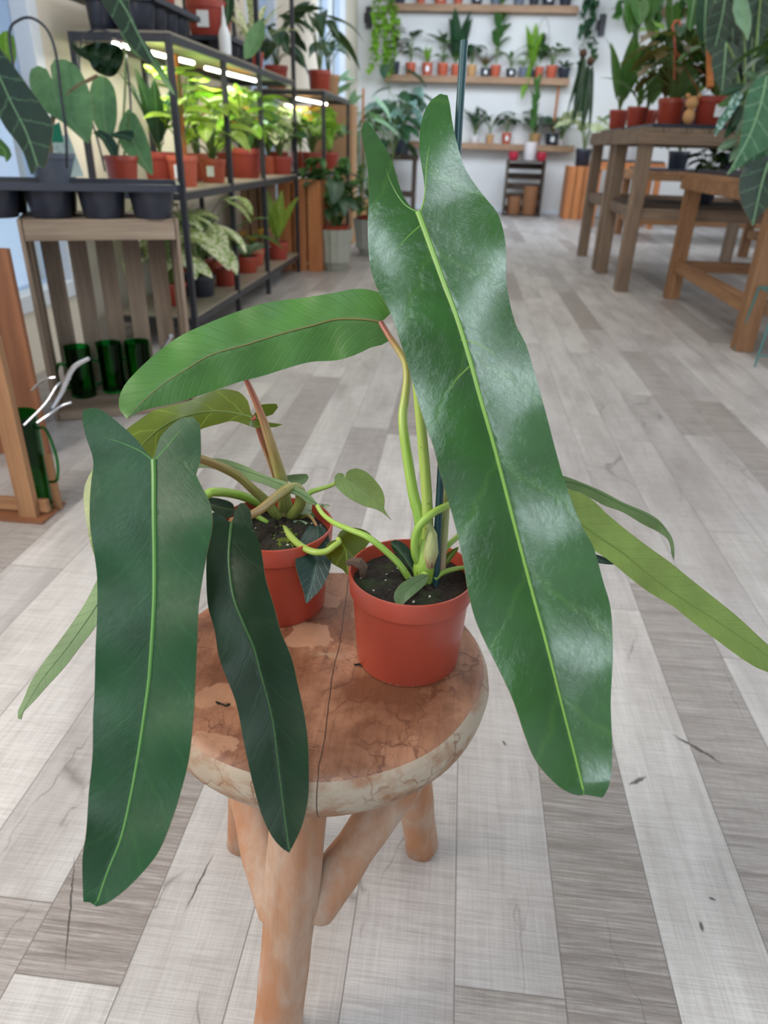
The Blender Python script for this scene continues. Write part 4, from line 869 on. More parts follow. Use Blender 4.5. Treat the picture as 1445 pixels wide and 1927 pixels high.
def keep_clear(o, loc, z0, zmax):
    """leaves turn back from walls and from the shelf above"""
    if not o: return
    yl, xl = YW-.03-loc[1], XL+.03-loc[0]
    for v in o.data.vertices:
        if v.co.y > yl: v.co.y = max(2*yl-v.co.y, yl-.25)
        if v.co.x < xl: v.co.x = min(2*xl-v.co.x, xl+.25)
        if v.co.z < -z0+.004 and zmax is not None: v.co.z = -z0+.004
        if zmax is not None and loc[2]+z0+v.co.z > zmax: v.co.z = zmax-loc[2]-z0-.4*(loc[2]+z0+v.co.z-zmax)

def potplant(px=None, py=None, z=0, pot='terra', kind='heart', leaf='f_mid', label='', group=None, pr=.06, ph=.11, scale=1., seed=None, Y=None, X=None, loc=None, rim=True, tagc=None, stake=None, hoop=None, name='potted_plant', sz=1., zmax=None, cat='potted plant', rz=0):
    if loc is None:
        p = PZ(px, py, z) if (Y is None and X is None) else (PY(px, py, Y) if Y is not None else PX(px, py, X)); loc = (p.x, p.y, z)
    t = thing(name, label, cat, loc, rz, group); s = seed if seed is not None else rnd.randint(1, 9999)
    if pot:
        pot_mb(pr, pr*.8, ph, ph*.2 if rim else .004, pr*.05).build('pot', M[pot], t)
        m = MB(); m.lathe([(0.0001, ph*.9), (pr*.92, ph*.88)], 16).build('soil', M['soil'], t)
    f, s_ = greenery(KINDS[kind] if isinstance(kind, str) else kind, s, t, M[leaf], scale)
    f.location = (0, 0, ph*.88)
    keep_clear(f, loc, ph*.88, zmax); keep_clear(s_, loc, ph*.88, zmax)
    if s_: s_.location = (0, 0, ph*.88)
    if tagc:
        a = -1.5; MB().box((math.cos(a)*pr*.93, math.sin(a)*pr*.93, ph*.5), (pr*.55, .004, ph*.42), rz=.05).build('price_label', M['tag'], t, smooth=False)
    if stake: MB().tube([(0.01, .01, ph*.5), (.012, .01, stake)], .014*scale if stake > .2 else .006, 10).build('moss_pole', M['stakeW'], t)
    if hoop: MB().tube(crom([(-hoop[0], 0, ph*.6), (-hoop[0], 0, hoop[1]*.7), (0, 0, hoop[1]), (hoop[0], 0, hoop[1]*.7), (hoop[0], 0, ph*.6)], 8), .003, 6).build('hoop', M['metal'], t)
    return t
TOPG, MIDG, LOWG = 'pots on the top far shelf', 'pots on the middle far shelf', 'pots on the lowest far shelf'
T = [ # px, pot, kind, leaf, label, r, h, scale, extras
 (752, 'black', 'trail', 'f_mid', 'black pot with trailing green leaves at the left end of the top far shelf', .085, .16, 1.3, {}),
 (791, 'terra2', 'thin', 'f_mid', 'small terracotta pot with thin leaves, first terracotta on the top far shelf', .07, .13, 1.1, {}),
 (828, 'terra2', 'small', 'f_dark', 'wide terracotta pot with white label on the top far shelf', .10, .16, 1.4, dict(tagc=1)),
 (861, 'terra2', 'round', 'f_mid', 'terracotta pot right of the wide labelled one on the top far shelf', .07, .12, 1., {}),
 (896, 'black', 'heart', 'f_dark', 'black labelled pot left of the grey pot on the top far shelf', .085, .15, 1.1, dict(tagc=1)),
 (931, 'greypot', 'thin', 'f_pale', 'grey pot with spiky leaves on the top far shelf', .08, .14, 1.2, {}),
 (975, 'greypot', 'rosette', 'f_dark', 'second grey pot, with a dark rosette, on the top far shelf', .08, .14, 1.5, {}),
 (1003, 'black', 'small', 'f_pale', 'black pot with pale small leaves on the top far shelf', .07, .12, 1.1, {}),
 (1030, 'black', 'heart', 'f_dark', 'large black labelled pot toward the right of the top far shelf', .10, .16, 1.2, dict(tagc=1)),
 (1062, 'black', 'bushy', 'f_dark', 'bushy dark plant at the right end of the top far shelf', .09, .14, 1.2, {})]
for px, pot, kind, leaf, lab, r, h, s, ex in T:
    potplant(px, 18, SZ[0], pot, kind, leaf, lab, TOPG, r, h, s, Y=SY, **ex)
T = [
 (741, 'black', 'tall', 'f_brown', 'black pot with a tall bronze-leaved plant at the left end of the middle far shelf', .085, .17, 1.15, {}),
 (772, 'terra2', 'tall', 'f_dark', 'terracotta pot with dark heart leaves, second on the middle far shelf', .078, .16, 1.0, {}),
 (803, 'terra2', 'upright', 'f_bright', 'terracotta pot with white label and short bright green leaves on the middle far shelf', .082, .16, .75, dict(tagc=1)),
 (832, 'terra2', 'big3', 'f_mid', 'terracotta pot with broad green leaves left of the teal stake on the middle far shelf', .085, .16, 1.5, {}),
 (856, 'terra2', 'upright', 'f_dark', 'terracotta pot with long dark upright leaves just left of the teal stake, middle far shelf', .07, .15, 2.1, {}),
 (886, 'tanpot', 'heart', 'f_dark', 'tan pot with dark leaves right of the teal stake, middle far shelf', .075, .15, 1.2, {}),
 (912, 'black', 'thin', 'f_brown', 'black labelled pot with thin twigs on the middle far shelf', .075, .11, 1.2, dict(tagc=1)),
 (931, 'terra2', 'column', 'f_mid', 'terracotta pot with one tall column of stacked heart leaves, middle far shelf', .078, .15, 1.7, {}),
 (960, 'black', 'droop', 'f_mid', 'black pot with a drooping long-leaved plant, middle far shelf', .075, .11, 1.4, dict(tagc=1)),
 (983, 'greypot', 'small', 'f_lime', 'dark grey pot with small yellowish leaves, middle far shelf', .075, .13, 1.2, {}),
 (999, 'black', [(3, .12, .02, .50, .13, 'lance', .3, 1.45), (2, .1, .07, .5, .14, 'lance', .3, -1.3)], 'f_bright', 'pot whose bright green strap leaf hangs below the middle far shelf', .05, .10, 1., {}),
 (1013, 'terra2', 'column', 'f_dark', 'terracotta pot with a white hoop trellis on the middle far shelf', .065, .14, .8, dict(hoop=(.09, .75))),
 (1036, 'terra2', 'round', 'f_mid', 'terracotta pot with rounded crinkled leaves near the right end of the middle far shelf', .085, .16, 1.5, {}),
 (1060, 'black', 'rosette', 'f_dark', 'black pot with a dark twiggy rosette at the right end of the middle far shelf', .09, .14, 1.2, {})]
for px, pot, kind, leaf, lab, r, h, s, ex in T:
    potplant(px, 148, SZ[1], pot, kind, leaf, lab, MIDG, r, h, s, Y=SY, **ex)
T = [
 (892, 'whitepot', 'fine', 'f_dark', 'white pot with fine leaves left on the lowest far shelf', .07, .10, 1.9, {}),
 (921, 'tanpot', 'droop', 'f_dark', 'tan pot with curved cream and dark leaves on the lowest far shelf', .06, .12, 1.5, {}),
 (952, 'terra2', 'heart', 'f_dark', 'terracotta pot with two small dark leaves on the lowest far shelf', .075, .15, 1.2, dict(tagc=1)),
 (1005, 'tanpot', 'round', 'f_dark', 'tan pot with round dark leaves right of the tall strap plant', .09, .15, 1.7, {}),
 (1037, 'black', 'round', 'f_dark', 'black pot with a tall coir pole at the right end of the lowest far shelf', .10, .16, 1.3, dict(tagc=1, stake=.9)),
 (1056, 'whitepot', 'fine', 'f_pale', 'pale feathery plant just left of the high tables, on the lowest far shelf', .05, .08, 1.7, {})]
for px, pot, kind, leaf, lab, r, h, s, ex in T:
    potplant(px, 268, SZ[2], pot, kind, leaf, lab, LOWG, r, h, s, Y=SY, **ex)
potplant(loc=(BCX+.04, BCY, .771), pot='whitepot', kind=[(26, .62, .02, .14, .06, 'lance', .3, 1.3), (12, .3, .02, .14, .06, 'lance', .3, 1.3)], leaf='f_mid', label='white pot with a tall dense column of strap leaves on the far crate', pr=.105, ph=.25, rim=False, scale=1.15)
for dx, l in ((-.20, 'small crimson pot left of the white pot on the far crate'), (.22, 'small crimson pot right of the white pot on the far crate')):
    solo('plant_pot', MB().lathe([(0.0001, 0), (.055, 0), (.075, .05), (.07, .115), (.062, .115), (.06, .02), (0.0001, .02)], 20, (BCX+dx, BCY, .771)), M['crimson'], l, 'pot', 'crimson pots on the far crate')
potplant(loc=(1.72, 12.0, .691), pot='black', kind='split', leaf='f_cream', label='cream and green variegated plant in a black pot on the orange far crate', pr=.12, ph=.26, scale=1.6)
potplant(loc=(-.99, 12.0, .801), pot='black', kind='huge', leaf='f_blue', label='large blue-white variegated plant on the dark stand by the far wall', pr=.13, ph=.25, scale=1.45)
potplant(loc=(-1.12, 11.4, 0), pot='tanpot', kind=[(12, 1.5, .25, .30, .2, 'heart', .8, -.2), (10, 1.1, .3, .28, .18, 'heart', .8, -.3)], leaf='f_dark', label='tall dark glossy floor plant left of the dark stand', pr=.16, ph=.3, scale=1.05)
potplant(loc=(-1.28, 9.6, 0), pot='tanpot', kind=[(14, 1.35, .2, .36, .14, 'arrow', .8, -.3), (8, .9, .2, .3, .14, 'arrow', .8, -.3)], leaf='f_pale', label='tall pale-veined floor plant on a coir pole near the far left corner', pr=.16, ph=.3, stake=1.5)
# trailing vines
def vine(px, y0, y1, Y, leaf, label, name='trailing_vine', n=60, w=.10, L=.09, group=None, pot=None):
    p0 = PY(px, y0, Y); p1 = PY(px, y1, Y); r = random.Random(int(px*7+y1)); fm = MB(); t = thing(name, label, 'vine', p1, 0, group); H_ = p0.z-p1.z; sm2 = MB()
    ns = max(1, n//14)
    for k in range(ns):
        x = r.uniform(-w, w); pts = [Vector((x*.5, 0, H_))]; z = H_; hh = H_*r.uniform(.55, 1.) if k else H_
        while z > H_-hh+.04: z -= .07; x += r.uniform(-.03, .03); pts.append(Vector((x, r.uniform(-.03, .03), max(z, .02))))
        if len(pts) < 2: pts.append(pts[0]-Vector((0, 0, .05)))
        sm2.tube(pts, .003, 5)
        for p in pts:
            for _ in range(max(1, n//(ns*len(pts)))): fm.leaf(p, r.uniform(3.3, 6.1), r.uniform(-1.1, .1), L*r.uniform(.7, 1.2), L*.8, 'heart', .5, .2, 0, 5, 4)
    fm.build('foliage', M[leaf], t); sm2.build('stems', M['stem'], t); return t
vine(722, -10, 140, 12.2, 'f_bright', 'bright green ivy hanging down the left of the far shelves', n=150, w=.15, L=.11)
vine(1092, -10, 108, 12.25, 'f_dark', 'dark vine hanging past the right end of the top far shelf', n=60, w=.10, L=.12)
vine(1200, -10, 45, 12.2, 'f_mid', 'green ivy spilling over the left of the short right shelf', n=100, w=.3, L=.12)
vine(1262, -10, 55, 12.2, 'f_mid', 'green ivy spilling over the right of the short right shelf', n=90, w=.28, L=.12)
vine(1087, 5, 178, 12.28, 'f_dark', 'thin dark strand of leaves right of the middle far shelf', n=14, w=.02, L=.09)
# --- plants on the rack
RK = 'pots on the middle rack shelf'; BZ = .14; MZ = .6955; TZr = 1.2905
T = [ # px, X, z-surface, py bottom, pot...
 (305, -1.48, 'redpot', 'upright', 'f_dark', 'faded red pot with dark leaves behind the near rack post', .085, .15, 1.1, {}),
 (345, -1.36, 'terra2', [(12, .48, .06, .12, .09, 'heart', .7, .2), (10, .26, .08, .12, .09, 'heart', .7, .2)], 'f_lime', 'climbing lime plant in a red pot, first past the near rack post', .075, .14, 1., dict(tagc=1, stake=.55)),
 (372, -1.50, 'terra2', 'tall', 'f_bright', 'bright leafy pot half hidden behind the labelled ones on the rack', .075, .14, 1.2, {}),
 (402, -1.36, 'terra2', 'bushy', 'f_lime', 'orange pot with a white label and pale patterned leaves on the rack', .07, .12, 1.15, dict(tagc=1)),
 (432, -1.52, 'redpot', 'tall', 'f_orange', 'red pot with orange and cream leaves near the second rack post', .075, .14, 1.2, {}),
 (462, -1.38, 'redpot', 'bushy', 'f_bright', 'large red pot with arching bright green leaves in the middle of the rack', .11, .17, 1.3, {}),
 (480, -1.56, 'terra2', 'huge', 'f_mid', 'broad-leaved green plant at the back of the rack by the third post', .09, .15, .8, {}),
 (506, -1.42, 'terra2', 'pothos', 'f_cream', 'cream-splashed trailing plant between the third and fourth rack posts', .08, .12, 1.3, {}),
 (528, -1.34, 'redpot', 'round', 'f_dark', 'dark red pot with rounded leaves near the fourth rack post', .09, .12, 1.4, {}),
 (540, -1.52, 'terra2', 'tall', 'f_pale', 'tall pale plant behind the fourth rack post', .08, .13, 1.2, {})]
for px, X, pot, kind, leaf, lab, r, h, s, ex in T:
    p = PX(px, 330, X); p.y = min(max(p.y, 3.5), 5.6); potplant(loc=(X, p.y, MZ-.0005+.0), zmax=1.20, pot=pot, kind=kind, leaf=leaf, label=lab, group=RK, pr=r, ph=h, scale=s, **ex)
for X, y, pot, kind, leaf, lab, r, h, s in (
 (-1.46, 3.62, 'redpot', 'bushy', 'f_cream', 'pale cream-leaved plant at the near end of the bottom rack shelf', .08, .11, 1.35),
 (-1.40, 3.88, 'black', 'huge', 'f_cream', 'large cream and green plant spreading on the bottom rack shelf', .09, .11, .95),
 (-1.56, 4.12, 'terra2', 'bushy', 'f_var', 'cream-leaved pot at the back of the bottom rack shelf', .08, .11, 1.3),
 (-1.36, 4.22, 'redpot', 'droop', 'f_mid', 'pot with one long green leaf reaching over the bottom rack rail', .07, .10, 1.3),
 (-1.50, 4.48, 'terra2', 'small', 'f_orange', 'small terracotta pot with orange leaves on the bottom rack shelf', .07, .10, 1.3),
 (-1.38, 4.72, 'terra', 'rosette', 'f_pale', 'low pot with grey rosette near the third post, bottom rack shelf', .085, .10, 1.0),
 (-1.42, 5.02, 'terra2', 'small', 'f_orange', 'orange pot with white label on the bottom rack shelf', .09, .11, 1.2),
 (-1.32, 5.35, 'redpot', 'upright', 'f_lime', 'red pot with yellow-green leaves leaning over the far end, bottom rack shelf', .08, .12, 1.1)):
    potplant(loc=(X, y, .1438), zmax=.64, pot=pot, kind=kind, leaf=leaf, label=lab, group='pots on the bottom rack shelf', pr=r, ph=h, scale=s, tagc=('label' in lab) or None)
# top of the rack
tray((-1.47, 3.62, TZr+.004), rad(90), .56, .36, 'black carrying tray on the near end of the rack top', 4, 2, .12)
tray((-1.42, 4.55, TZr+.004), rad(90), .60, .34, 'black carrying tray under the red pots on the rack top', 4, 2, .09)
for dx, y, s, l in ((-1.40, 4.35, 1.2, 'large red pot with dark leaves on the rear rack-top tray'), (-1.46, 4.62, .9, 'second red pot on the rear rack-top tray, farther from the camera')):
    potplant(loc=(dx, y, TZr+.0785), pot='redpot', kind='arrow', leaf='f_dark', label=l, group='red pots on the rack top', pr=.11, ph=.17, scale=s, tagc=1)
potplant(loc=(-1.44, 3.80, TZr+.1085), pot='terra', kind='heart', leaf='f_dark', label='terracotta pot in the near rack-top tray, cut off by the photo edge', pr=.075, ph=.15, scale=1.)
potplant(loc=(-1.36, 5.1, TZr+.004), pot='terra', kind='thin', leaf='f_cream', label='small terracotta pot with a thin trailing plant on the rack top', pr=.06, ph=.10, scale=1.4)
t = thing('spray_bottle', 'small white plastic bottle beside the red pots on the rack top', 'bottle', (-1.27, 4.20, TZr+.004))
MB().lathe([(0.0001, 0), (.03, 0), (.031, .08), (.026, .10), (.012, .13), (.010, .15), (0.0001, .15)], 16).build('body', M['tag'], t)
MB().lathe([(.011, .15), (.006, .17), (.003, .21), (0.0001, .212)], 12).build('nozzle', M['tag'], t)
# second rack
for x, y, pot, kind, leaf, l, r, s in (
 (-1.50, 6.25, 'redpot', 'huge', 'f_dark', 'dark arching plant on top of the rear rack, left', .09, .8),
 (-1.22, 6.55, 'terra', 'arrow', 'f_dark', 'terracotta pot with dark pointed leaves on top of the rear rack', .095, 1.6),
 (-1.22, 6.95, 'cardboard', 'heart', 'f_blue', 'tan pot with pale leaves at the far end of the rear rack top', .10, 1.2)):
    potplant(loc=(x, y, 1.2635), pot=pot, kind=kind, leaf=leaf, label=l, group='pots on top of the rear rack', pr=r, ph=.16, scale=s)
for x, y, pot, kind, leaf, l, s in (
 (-1.50, 6.2, 'terra', 'huge', 'f_cream', 'large cream-splashed plant at the left of the rear rack shelf', .75),
 (-1.24, 6.3, 'redpot', 'bushy', 'f_bright', 'bright green bushy plant at the front of the rear rack shelf', 1.3),
 (-1.42, 6.7, 'terra', 'tall', 'f_orange', 'orange-stemmed plant in the middle of the rear rack shelf', 1.2),
 (-1.20, 6.8, 'redpot', 'upright', 'f_bright', 'plant with one bright upright leaf on the rear rack shelf', 1.2),
 (-1.24, 7.12, 'terra', 'pothos', 'f_pale', 'pale trailing plant at the far end of the rear rack shelf', 1.4)):
    potplant(loc=(x, y, .7088), zmax=1.18, pot=pot, kind=kind, leaf=leaf, label=l, group='pots on the rear rack shelf', pr=.085, ph=.13, scale=s)
vine(600, 300, 430, 6.0, 'f_mid', 'green vine trailing below the rear rack shelf, left', n=60, w=.10, L=.09)
vine(655, 300, 420, 6.1, 'f_mid', 'green vine trailing below the rear rack shelf, right', n=50, w=.10, L=.09)
def ribbed(px, py, lab, kind, leaf, s, seed):
    p = PZ(px, py, 0); t = thing('potted_plant', lab, 'potted plant', (p.x, p.y+.1, 0), 0, 'ribbed grey floor pots')
    MB().lathe([(0.0001, 0), (.085, 0), (.095, .02), (.145, .27), (.15, .31), (.138, .31), (.12, .06), (0.0001, .06)], 64, rib=.035, nr=16).build('cover_pot', M['ribpot'], t)
    MB().lathe([(.10, .24), (.125, .335), (.118, .335), (.10, .26)], 24).build('inner_pot', M['terra'], t)
    f, s_ = greenery(kind, seed, t, M[leaf], s); f.location = (0, 0, .28); s_.location = (0, 0, .28); return t
ribbed(625, 510, 'ribbed grey floor pot with a large leafy plant at the rack end', [(14, .42, .12, .20, .13, 'heart', .9, -.2), (12, .25, .16, .16, .1, 'heart', .9, -.2)], 'f_dark', .95, 5)
ribbed(692, 482, 'ribbed grey floor pot farther back, partly behind the huge leaf', [(14, .45, .14, .20, .12, 'split', .9, -.2), (8, .2, .16, .16, .1, 'heart', .9, -.2)], 'f_mid', 1., 8)
# thin orchid-like stems on the rack
# --- plants on the right tables
A_Z, C_Z = 1.0855, .8255
RG = 'pots on the high plant tables'
for x, y, pot, kind, leaf, l, r, h, s, ex in (
 (1.26, 6.30, 'redpot', 'thin', 'f_mid', 'dark red pot at the far left of the first high table', .08, .13, 1.4, {}),
 (1.42, 5.95, 'terra', [(14, .36, .2, .24, .16, 'split', .8, -.1), (10, .2, .2, .2, .13, 'split', .8, -.2)], 'f_brown', 'terracotta pot with a bronze and green bushy plant on the first high table', .10, .17, 1., {}),
 (1.64, 5.70, 'redpot', [(16, .40, .14, .22, .14, 'heart', .9, -.1), (14, .2, .12, .3, .04, 'strap', 1.3, .7)], 'f_mid', 'red pot with a white label at the front of the first high table', .13, .17, 1., dict(tagc=1)),
 (1.98, 5.72, 'terra', [(14, .4, .14, .3, .06, 'lance', 1.1, .8), (8, .3, .14, .2, .12, 'heart', .9, .1)], 'f_mid', 'terracotta pot with long narrow leaves right of the labelled pot', .12, .17, 1., {}),
 (1.55, 6.30, 'black', [(12, .50, .16, .26, .17, 'heart', .8, -.2)], 'f_dark', 'dark-leaved plant in a black pot behind the bronze one', .11, .17, 1., {}),
 (1.90, 6.25, 'black', [(12, .66, .2, .30, .2, 'heart', .8, -.4), (8, .4, .2, .26, .16, 'heart', .8, -.2)], 'f_mid', 'tall broad-leaved plant in a black pot at the back of the first high table', .12, .18, 1., dict(stake=.8)),
 (2.30, 6.0, 'black', [(14, .65, .2, .30, .2, 'split', .8, -.4), (10, .3, .2, .26, .16, 'heart', .8, -.2)], 'f_dark', 'large dark plant in a black pot at the right of the first high table', .12, .18, 1.1, {}),
 (1.25, 7.0, 'redpot', 'upright', 'f_mid', 'upright narrow-leaved plant at the corner of the second high table', .08, .14, 1.9, {}),
 (1.50, 7.1, 'terra', 'tall', 'f_bright', 'bright heart-leaved plant on the second high table', .1, .15, 1.5, {}),
 (1.85, 7.1, 'terra', 'huge', 'f_mid', 'bushy green plant in the middle of the second high table', .1, .15, 1.2, {}),
 (2.25, 7.2, 'black', 'huge', 'f_lime', 'lime-leaved plant at the right of the second high table', .1, .15, 1.2, {})):
    potplant(loc=(x, y, A_Z), pot=pot, kind=kind, leaf=leaf, label=l, group=RG, pr=r, ph=h, scale=s, **ex)
# tan figure leaning by the labelled pot
t = thing('tan_figurine', 'small tan rounded figurine left of the red labelled pot', 'figurine', (1.475, 5.66, A_Z))
m = MB().sphere((0, 0, .05), .05, 14, (.8, .7, 1.0)); m.build('body', M['bear'], t); MB().sphere((.005, 0, .13), .042, 14, (1.05, .9, 1)).sphere((-.032, 0, .172), .016, 8).sphere((.042, 0, .172), .016, 8).build('head', M['bear'], t)
solo('watering_bottle', MB().lathe([(0.0001, 0), (.05, 0), (.055, .02), (.055, .16), (.03, .2), (0.0001, .2)], 20, (1.66, 6.02, A_Z)), M['purple'], 'blue-grey plastic bottle behind the red labelled pot', 'bottle')
# hanging hook plant hanger
t = thing('hanging_hook', 'salmon-coloured plastic hanging hook above the red labelled pot', 'hook', tuple(PY(1268, 155, 5.85)))
MB().tube([PY(*p) for p in ((1269, 150, 5.85), (1270, 90, 5.85), (1268, 62, 5.85), (1265, 50, 5.85), (1270, 40, 5.85), (1278, 40, 5.85), (1280, 48, 5.85))], .008, 8).build('hook', M['terra2'], t, world=True)
for dx in (-.05, .05): 
    p = PY(1270, 95, 5.85); MB().tube([p, Vector((1.66+dx*2, 5.75, A_Z+.17))], .003, 5).build('wire', M['terra2'], t, world=True)
for x, y, pot, kind, leaf, l, s in (
 (1.75, 5.9, 'black', 'bushy', 'f_dark', 'dark bushy plant on the lower shelf of the high table', 1.), (2.1, 5.8, 'black', 'small', 'f_mid', 'small black pot with a label on the lower shelf of the high table', 1.4), (2.4, 5.9, 'redpot', 'bushy', 'f_mid', 'red pot on the lower shelf of the high table', .9)):
    potplant(loc=(x, y, .5858), pot=pot, kind=kind, leaf=leaf, label=l, group='pots on the lower shelf of the high table', pr=.09, ph=.13, scale=s, tagc=1 if 'label' in l else None)
for x, y, l in ((2.4, 9.3, 'left black pot on the low far-right table'), (3.0, 9.4, 'right black pot on the low far-right table')):
    potplant(loc=(x, y, .7655), pot='black', kind='huge', leaf='f_mid', label=l, group='pots on the low far-right table', pr=.12, ph=.18, scale=1.)
potplant(loc=(2.15, 10.9, .8255), pot='whitepot', kind='huge', leaf='f_pale', label='white pot with pale leaves on the small orange far table', pr=.11, ph=.2, scale=1.)
potplant(loc=(3.3, 7.6, .7655), pot='black', kind='huge', leaf='f_dark', label='dark bushy plant on the low table by the right wall', pr=.13, ph=.2, scale=1.2)
# near table plants with big traced leaves
V1 = thing('potted_anthurium', 'plant with huge dark velvet leaves hanging at the top right', 'potted plant', (1.95, 4.55, C_Z))
pot_mb(.14, .11, .24, .04, .006).build('pot', M['black'], V1); MB().lathe([(0.0001, .21), (.13, .205)], 24).build('soil', M['soil'], V1)
def big(parent, out, mid, mat, d, fold=.2, rib=None, rr=.006, **k): return blade(parent, out, [(x, y, d+i*.0 + dz) for i, (x, y, dz) in enumerate(mid)], mat, fold=(fold, fold), step=k.pop('step', 14), ribmat=rib, ribr=rr, thick=.002, **k)
M['ribV'] = plain('pale_green_vein', (120, 158, 116), .5)
M['v1'] = leafmat('velvet_dark_vein_leaf', (30, 52, 38), (110, 150, 112), .5, .075, .40, rib=.004, transl=.05, slope=.5)
M['v2'] = leafmat('pale_vein_leaf', (56, 104, 72), (150, 186, 148), .42, .075, .55, rib=.006, transl=.12, slope=.5)
big(V1, [(1363, -12), (1345, 5), (1332, 40), (1326, 70), (1330, 95), (1340, 108), (1360, 90), (1376, 60), (1385, 25), (1388, -10)], [(1366, -12, 0), (1357, 40, 0), (1342, 103, -.05)], M['v1'], 4.2, rib=M['ribV'])
big(V1, [(1366, 78), (1350, 80), (1341, 95), (1338, 120), (1345, 150), (1354, 170), (1359, 180), (1370, 165), (1385, 140), (1394, 110), (1390, 88), (1378, 80)], [(1366, 82, 0), (1363, 120, -.02), (1358, 178, -.06)], M['v1'], 4.0, rib=M['ribV'])
big(V1, [(1385, -12), (1378, 20), (1385, 45), (1398, 60), (1407, 78), (1412, 60), (1414, 30), (1408, 5), (1400, -14)], [(1395, -12, 0), (1400, 30, 0), (1406, 76, -.04)], M['f_pale'], 4.1, rib=M['ribV'])
big(V1, [(1410, -10), (1412, 30), (1413, 60), (1420, 85), (1426, 99), (1436, 75), (1445, 50), (1465, 20), (1470, -14)], [(1432, -12, 0), (1428, 40, 0), (1426, 97, -.04)], M['v1'], 4.15, rib=M['ribV'])
big(V1, [(1290, -12), (1296, 20), (1290, 45), (1300, 60), (1312, 40), (1322, 15), (1326, -12)], [(1308, -12, 0), (1302, 25, 0), (1297, 57, -.03)], M['f_mid'], 4.5, rib=M['ribV'])
petiole(V1, [(1390, 285, 4.1), (1396, 200, 4.0), (1380, 110, 3.98), (1366, 82, 4.0)], M['stem'], .006)
petiole(V1, [(1392, 285, 4.1), (1402, 120, 4.1), (1392, 20, 4.15), (1366, -12, 4.2)], M['stem'], .006)
petiole(V1, [(1394, 285, 4.1), (1418, 120, 4.1), (1432, -12, 4.15)], M['stem'], .006)
MB().tube([PD(1336, 165, 4.25), PD(1335, 60, 4.25)], .02, 10).build('moss_pole', M['stakeW'], V1, world=True)
big(V1, [(1352, -14), (1348, 20), (1352, 60), (1362, 100), (1376, 150), (1386, 175), (1398, 140), (1408, 90), (1410, 40), (1404, -14)], [(1378, -14, 0), (1378, 60, 0), (1386, 172, -.04)], M['v1'], 4.35, rib=M['ribV'])
big(V1, [(1396, 60), (1390, 95), (1396, 130), (1408, 160), (1422, 185), (1432, 150), (1440, 110), (1436, 75), (1416, 55)], [(1416, 60, 0), (1414, 110, 0), (1421, 182, -.04)], M['v1'], 4.3, rib=M['ribV'])
big(V1, [(1318, -14), (1308, 20), (1310, 55), (1318, 85), (1326, 108), (1336, 80), (1344, 40), (1342, -14)], [(1330, -14, 0), (1326, 40, 0), (1327, 105, -.04)], M['f_dark'], 4.45, rib=M['ribV'])
V2 = thing('potted_anthurium', 'light-veined green plant overhanging the lower table at the right edge', 'potted plant', (1.72, 3.98, C_Z))
pot_mb(.12, .10, .2, .04, .006).build('pot', M['black'], V2); MB().lathe([(0.0001, .18), (.112, .175)], 24).build('soil', M['soil'], V2)
big(V2, [(1440, 140), (1420, 150), (1405, 180), (1398, 215), (1395, 245), (1390, 275), (1383, 300), (1372, 322), (1366, 330), (1380, 322), (1400, 306), (1425, 290), (1450, 275), (1475, 240), (1480, 180), (1462, 150)], [(1442, 148, 0), (1430, 200, -.02), (1408, 260, -.04), (1368, 329, -.06)], M['v2'], 3.1, rib=M['ribV'])
big(V2, [(1445, 300), (1418, 302), (1400, 310), (1391, 335), (1390, 360), (1397, 390), (1408, 410), (1416, 426), (1430, 405), (1450, 385), (1470, 350), (1465, 315)], [(1446, 305, 0), (1432, 350, 0), (1416, 424, -.05)], M['v1'], 3.05, rib=M['ribV'])
big(V2, [(1445, 245), (1415, 260), (1400, 285), (1392, 300), (1385, 318), (1400, 315), (1430, 300), (1455, 285)], [(1448, 258, 0), (1420, 285, 0), (1387, 317, -.02)], M['v2'], 3.2, rib=M['ribV'])
petiole(V2, [(1462, 330, 3.5), (1465, 200, 3.3), (1442, 148, 3.1)], M['stem'], .005)
petiole(V2, [(1462, 335, 3.5), (1468, 290, 3.2), (1446, 305, 3.05)], M['stem'], .005)
V3 = potplant(loc=(1.62, 4.35, C_Z), pot='greypot', kind=[(10, .42, .16, .26, .09, 'lance', 1.2, .1), (12, .26, .16, .24, .08, 'lance', 1.2, -.1), (8, .14, .14, .2, .07, 'lance', 1.2, -.2)], leaf='f_dark', label='dark lance-leaved plant on the lower table, left of the veined leaves', pr=.11, ph=.18)
for (x0, y0, x1, y1, w_, mm_) in ((1405, 160, 1352, 178, 9, 'f_dark'), (1410, 175, 1350, 200, 10, 'f_mid'), (1420, 190, 1376, 240, 12, 'f_dark'), (1400, 200, 1362, 262, 10, 'f_dark'), (1418, 215, 1392, 285, 11, 'f_mid'), (1436, 150, 1400, 135, 9, 'f_mid'), (1390, 262, 1348, 282, 8, 'f_pale'), (1398, 268, 1372, 306, 8, 'f_pale')):
    nx_, ny_ = (y1-y0), -(x1-x0); l_ = math.hypot(nx_, ny_); nx_, ny_ = nx_/l_*w_, ny_/l_*w_; P_ = lambda t, k: (x0+(x1-x0)*t+nx_*k, y0+(y1-y0)*t+ny_*k)
    big(V3, [P_(0, 0), P_(.2, .8), P_(.5, 1), P_(.8, .6), P_(1, 0), P_(.8, -.6), P_(.5, -1), P_(.2, -.8)], [(*P_(0, 0), 0), (*P_(.5, 0), -.01), (*P_(.98, 0), -.03)], M[mm_], 3.7, step=7)
big(V3, [(1392, 170), (1383, 176), (1372, 192), (1362, 210), (1351, 225), (1344, 248), (1345, 258), (1356, 245), (1368, 230), (1380, 212), (1392, 195), (1398, 180)], [(1394, 172, 0), (1372, 205, 0), (1346, 255, -.02)], M['f_blue'], 3.6, rib=M['ribV'], rr=.004)
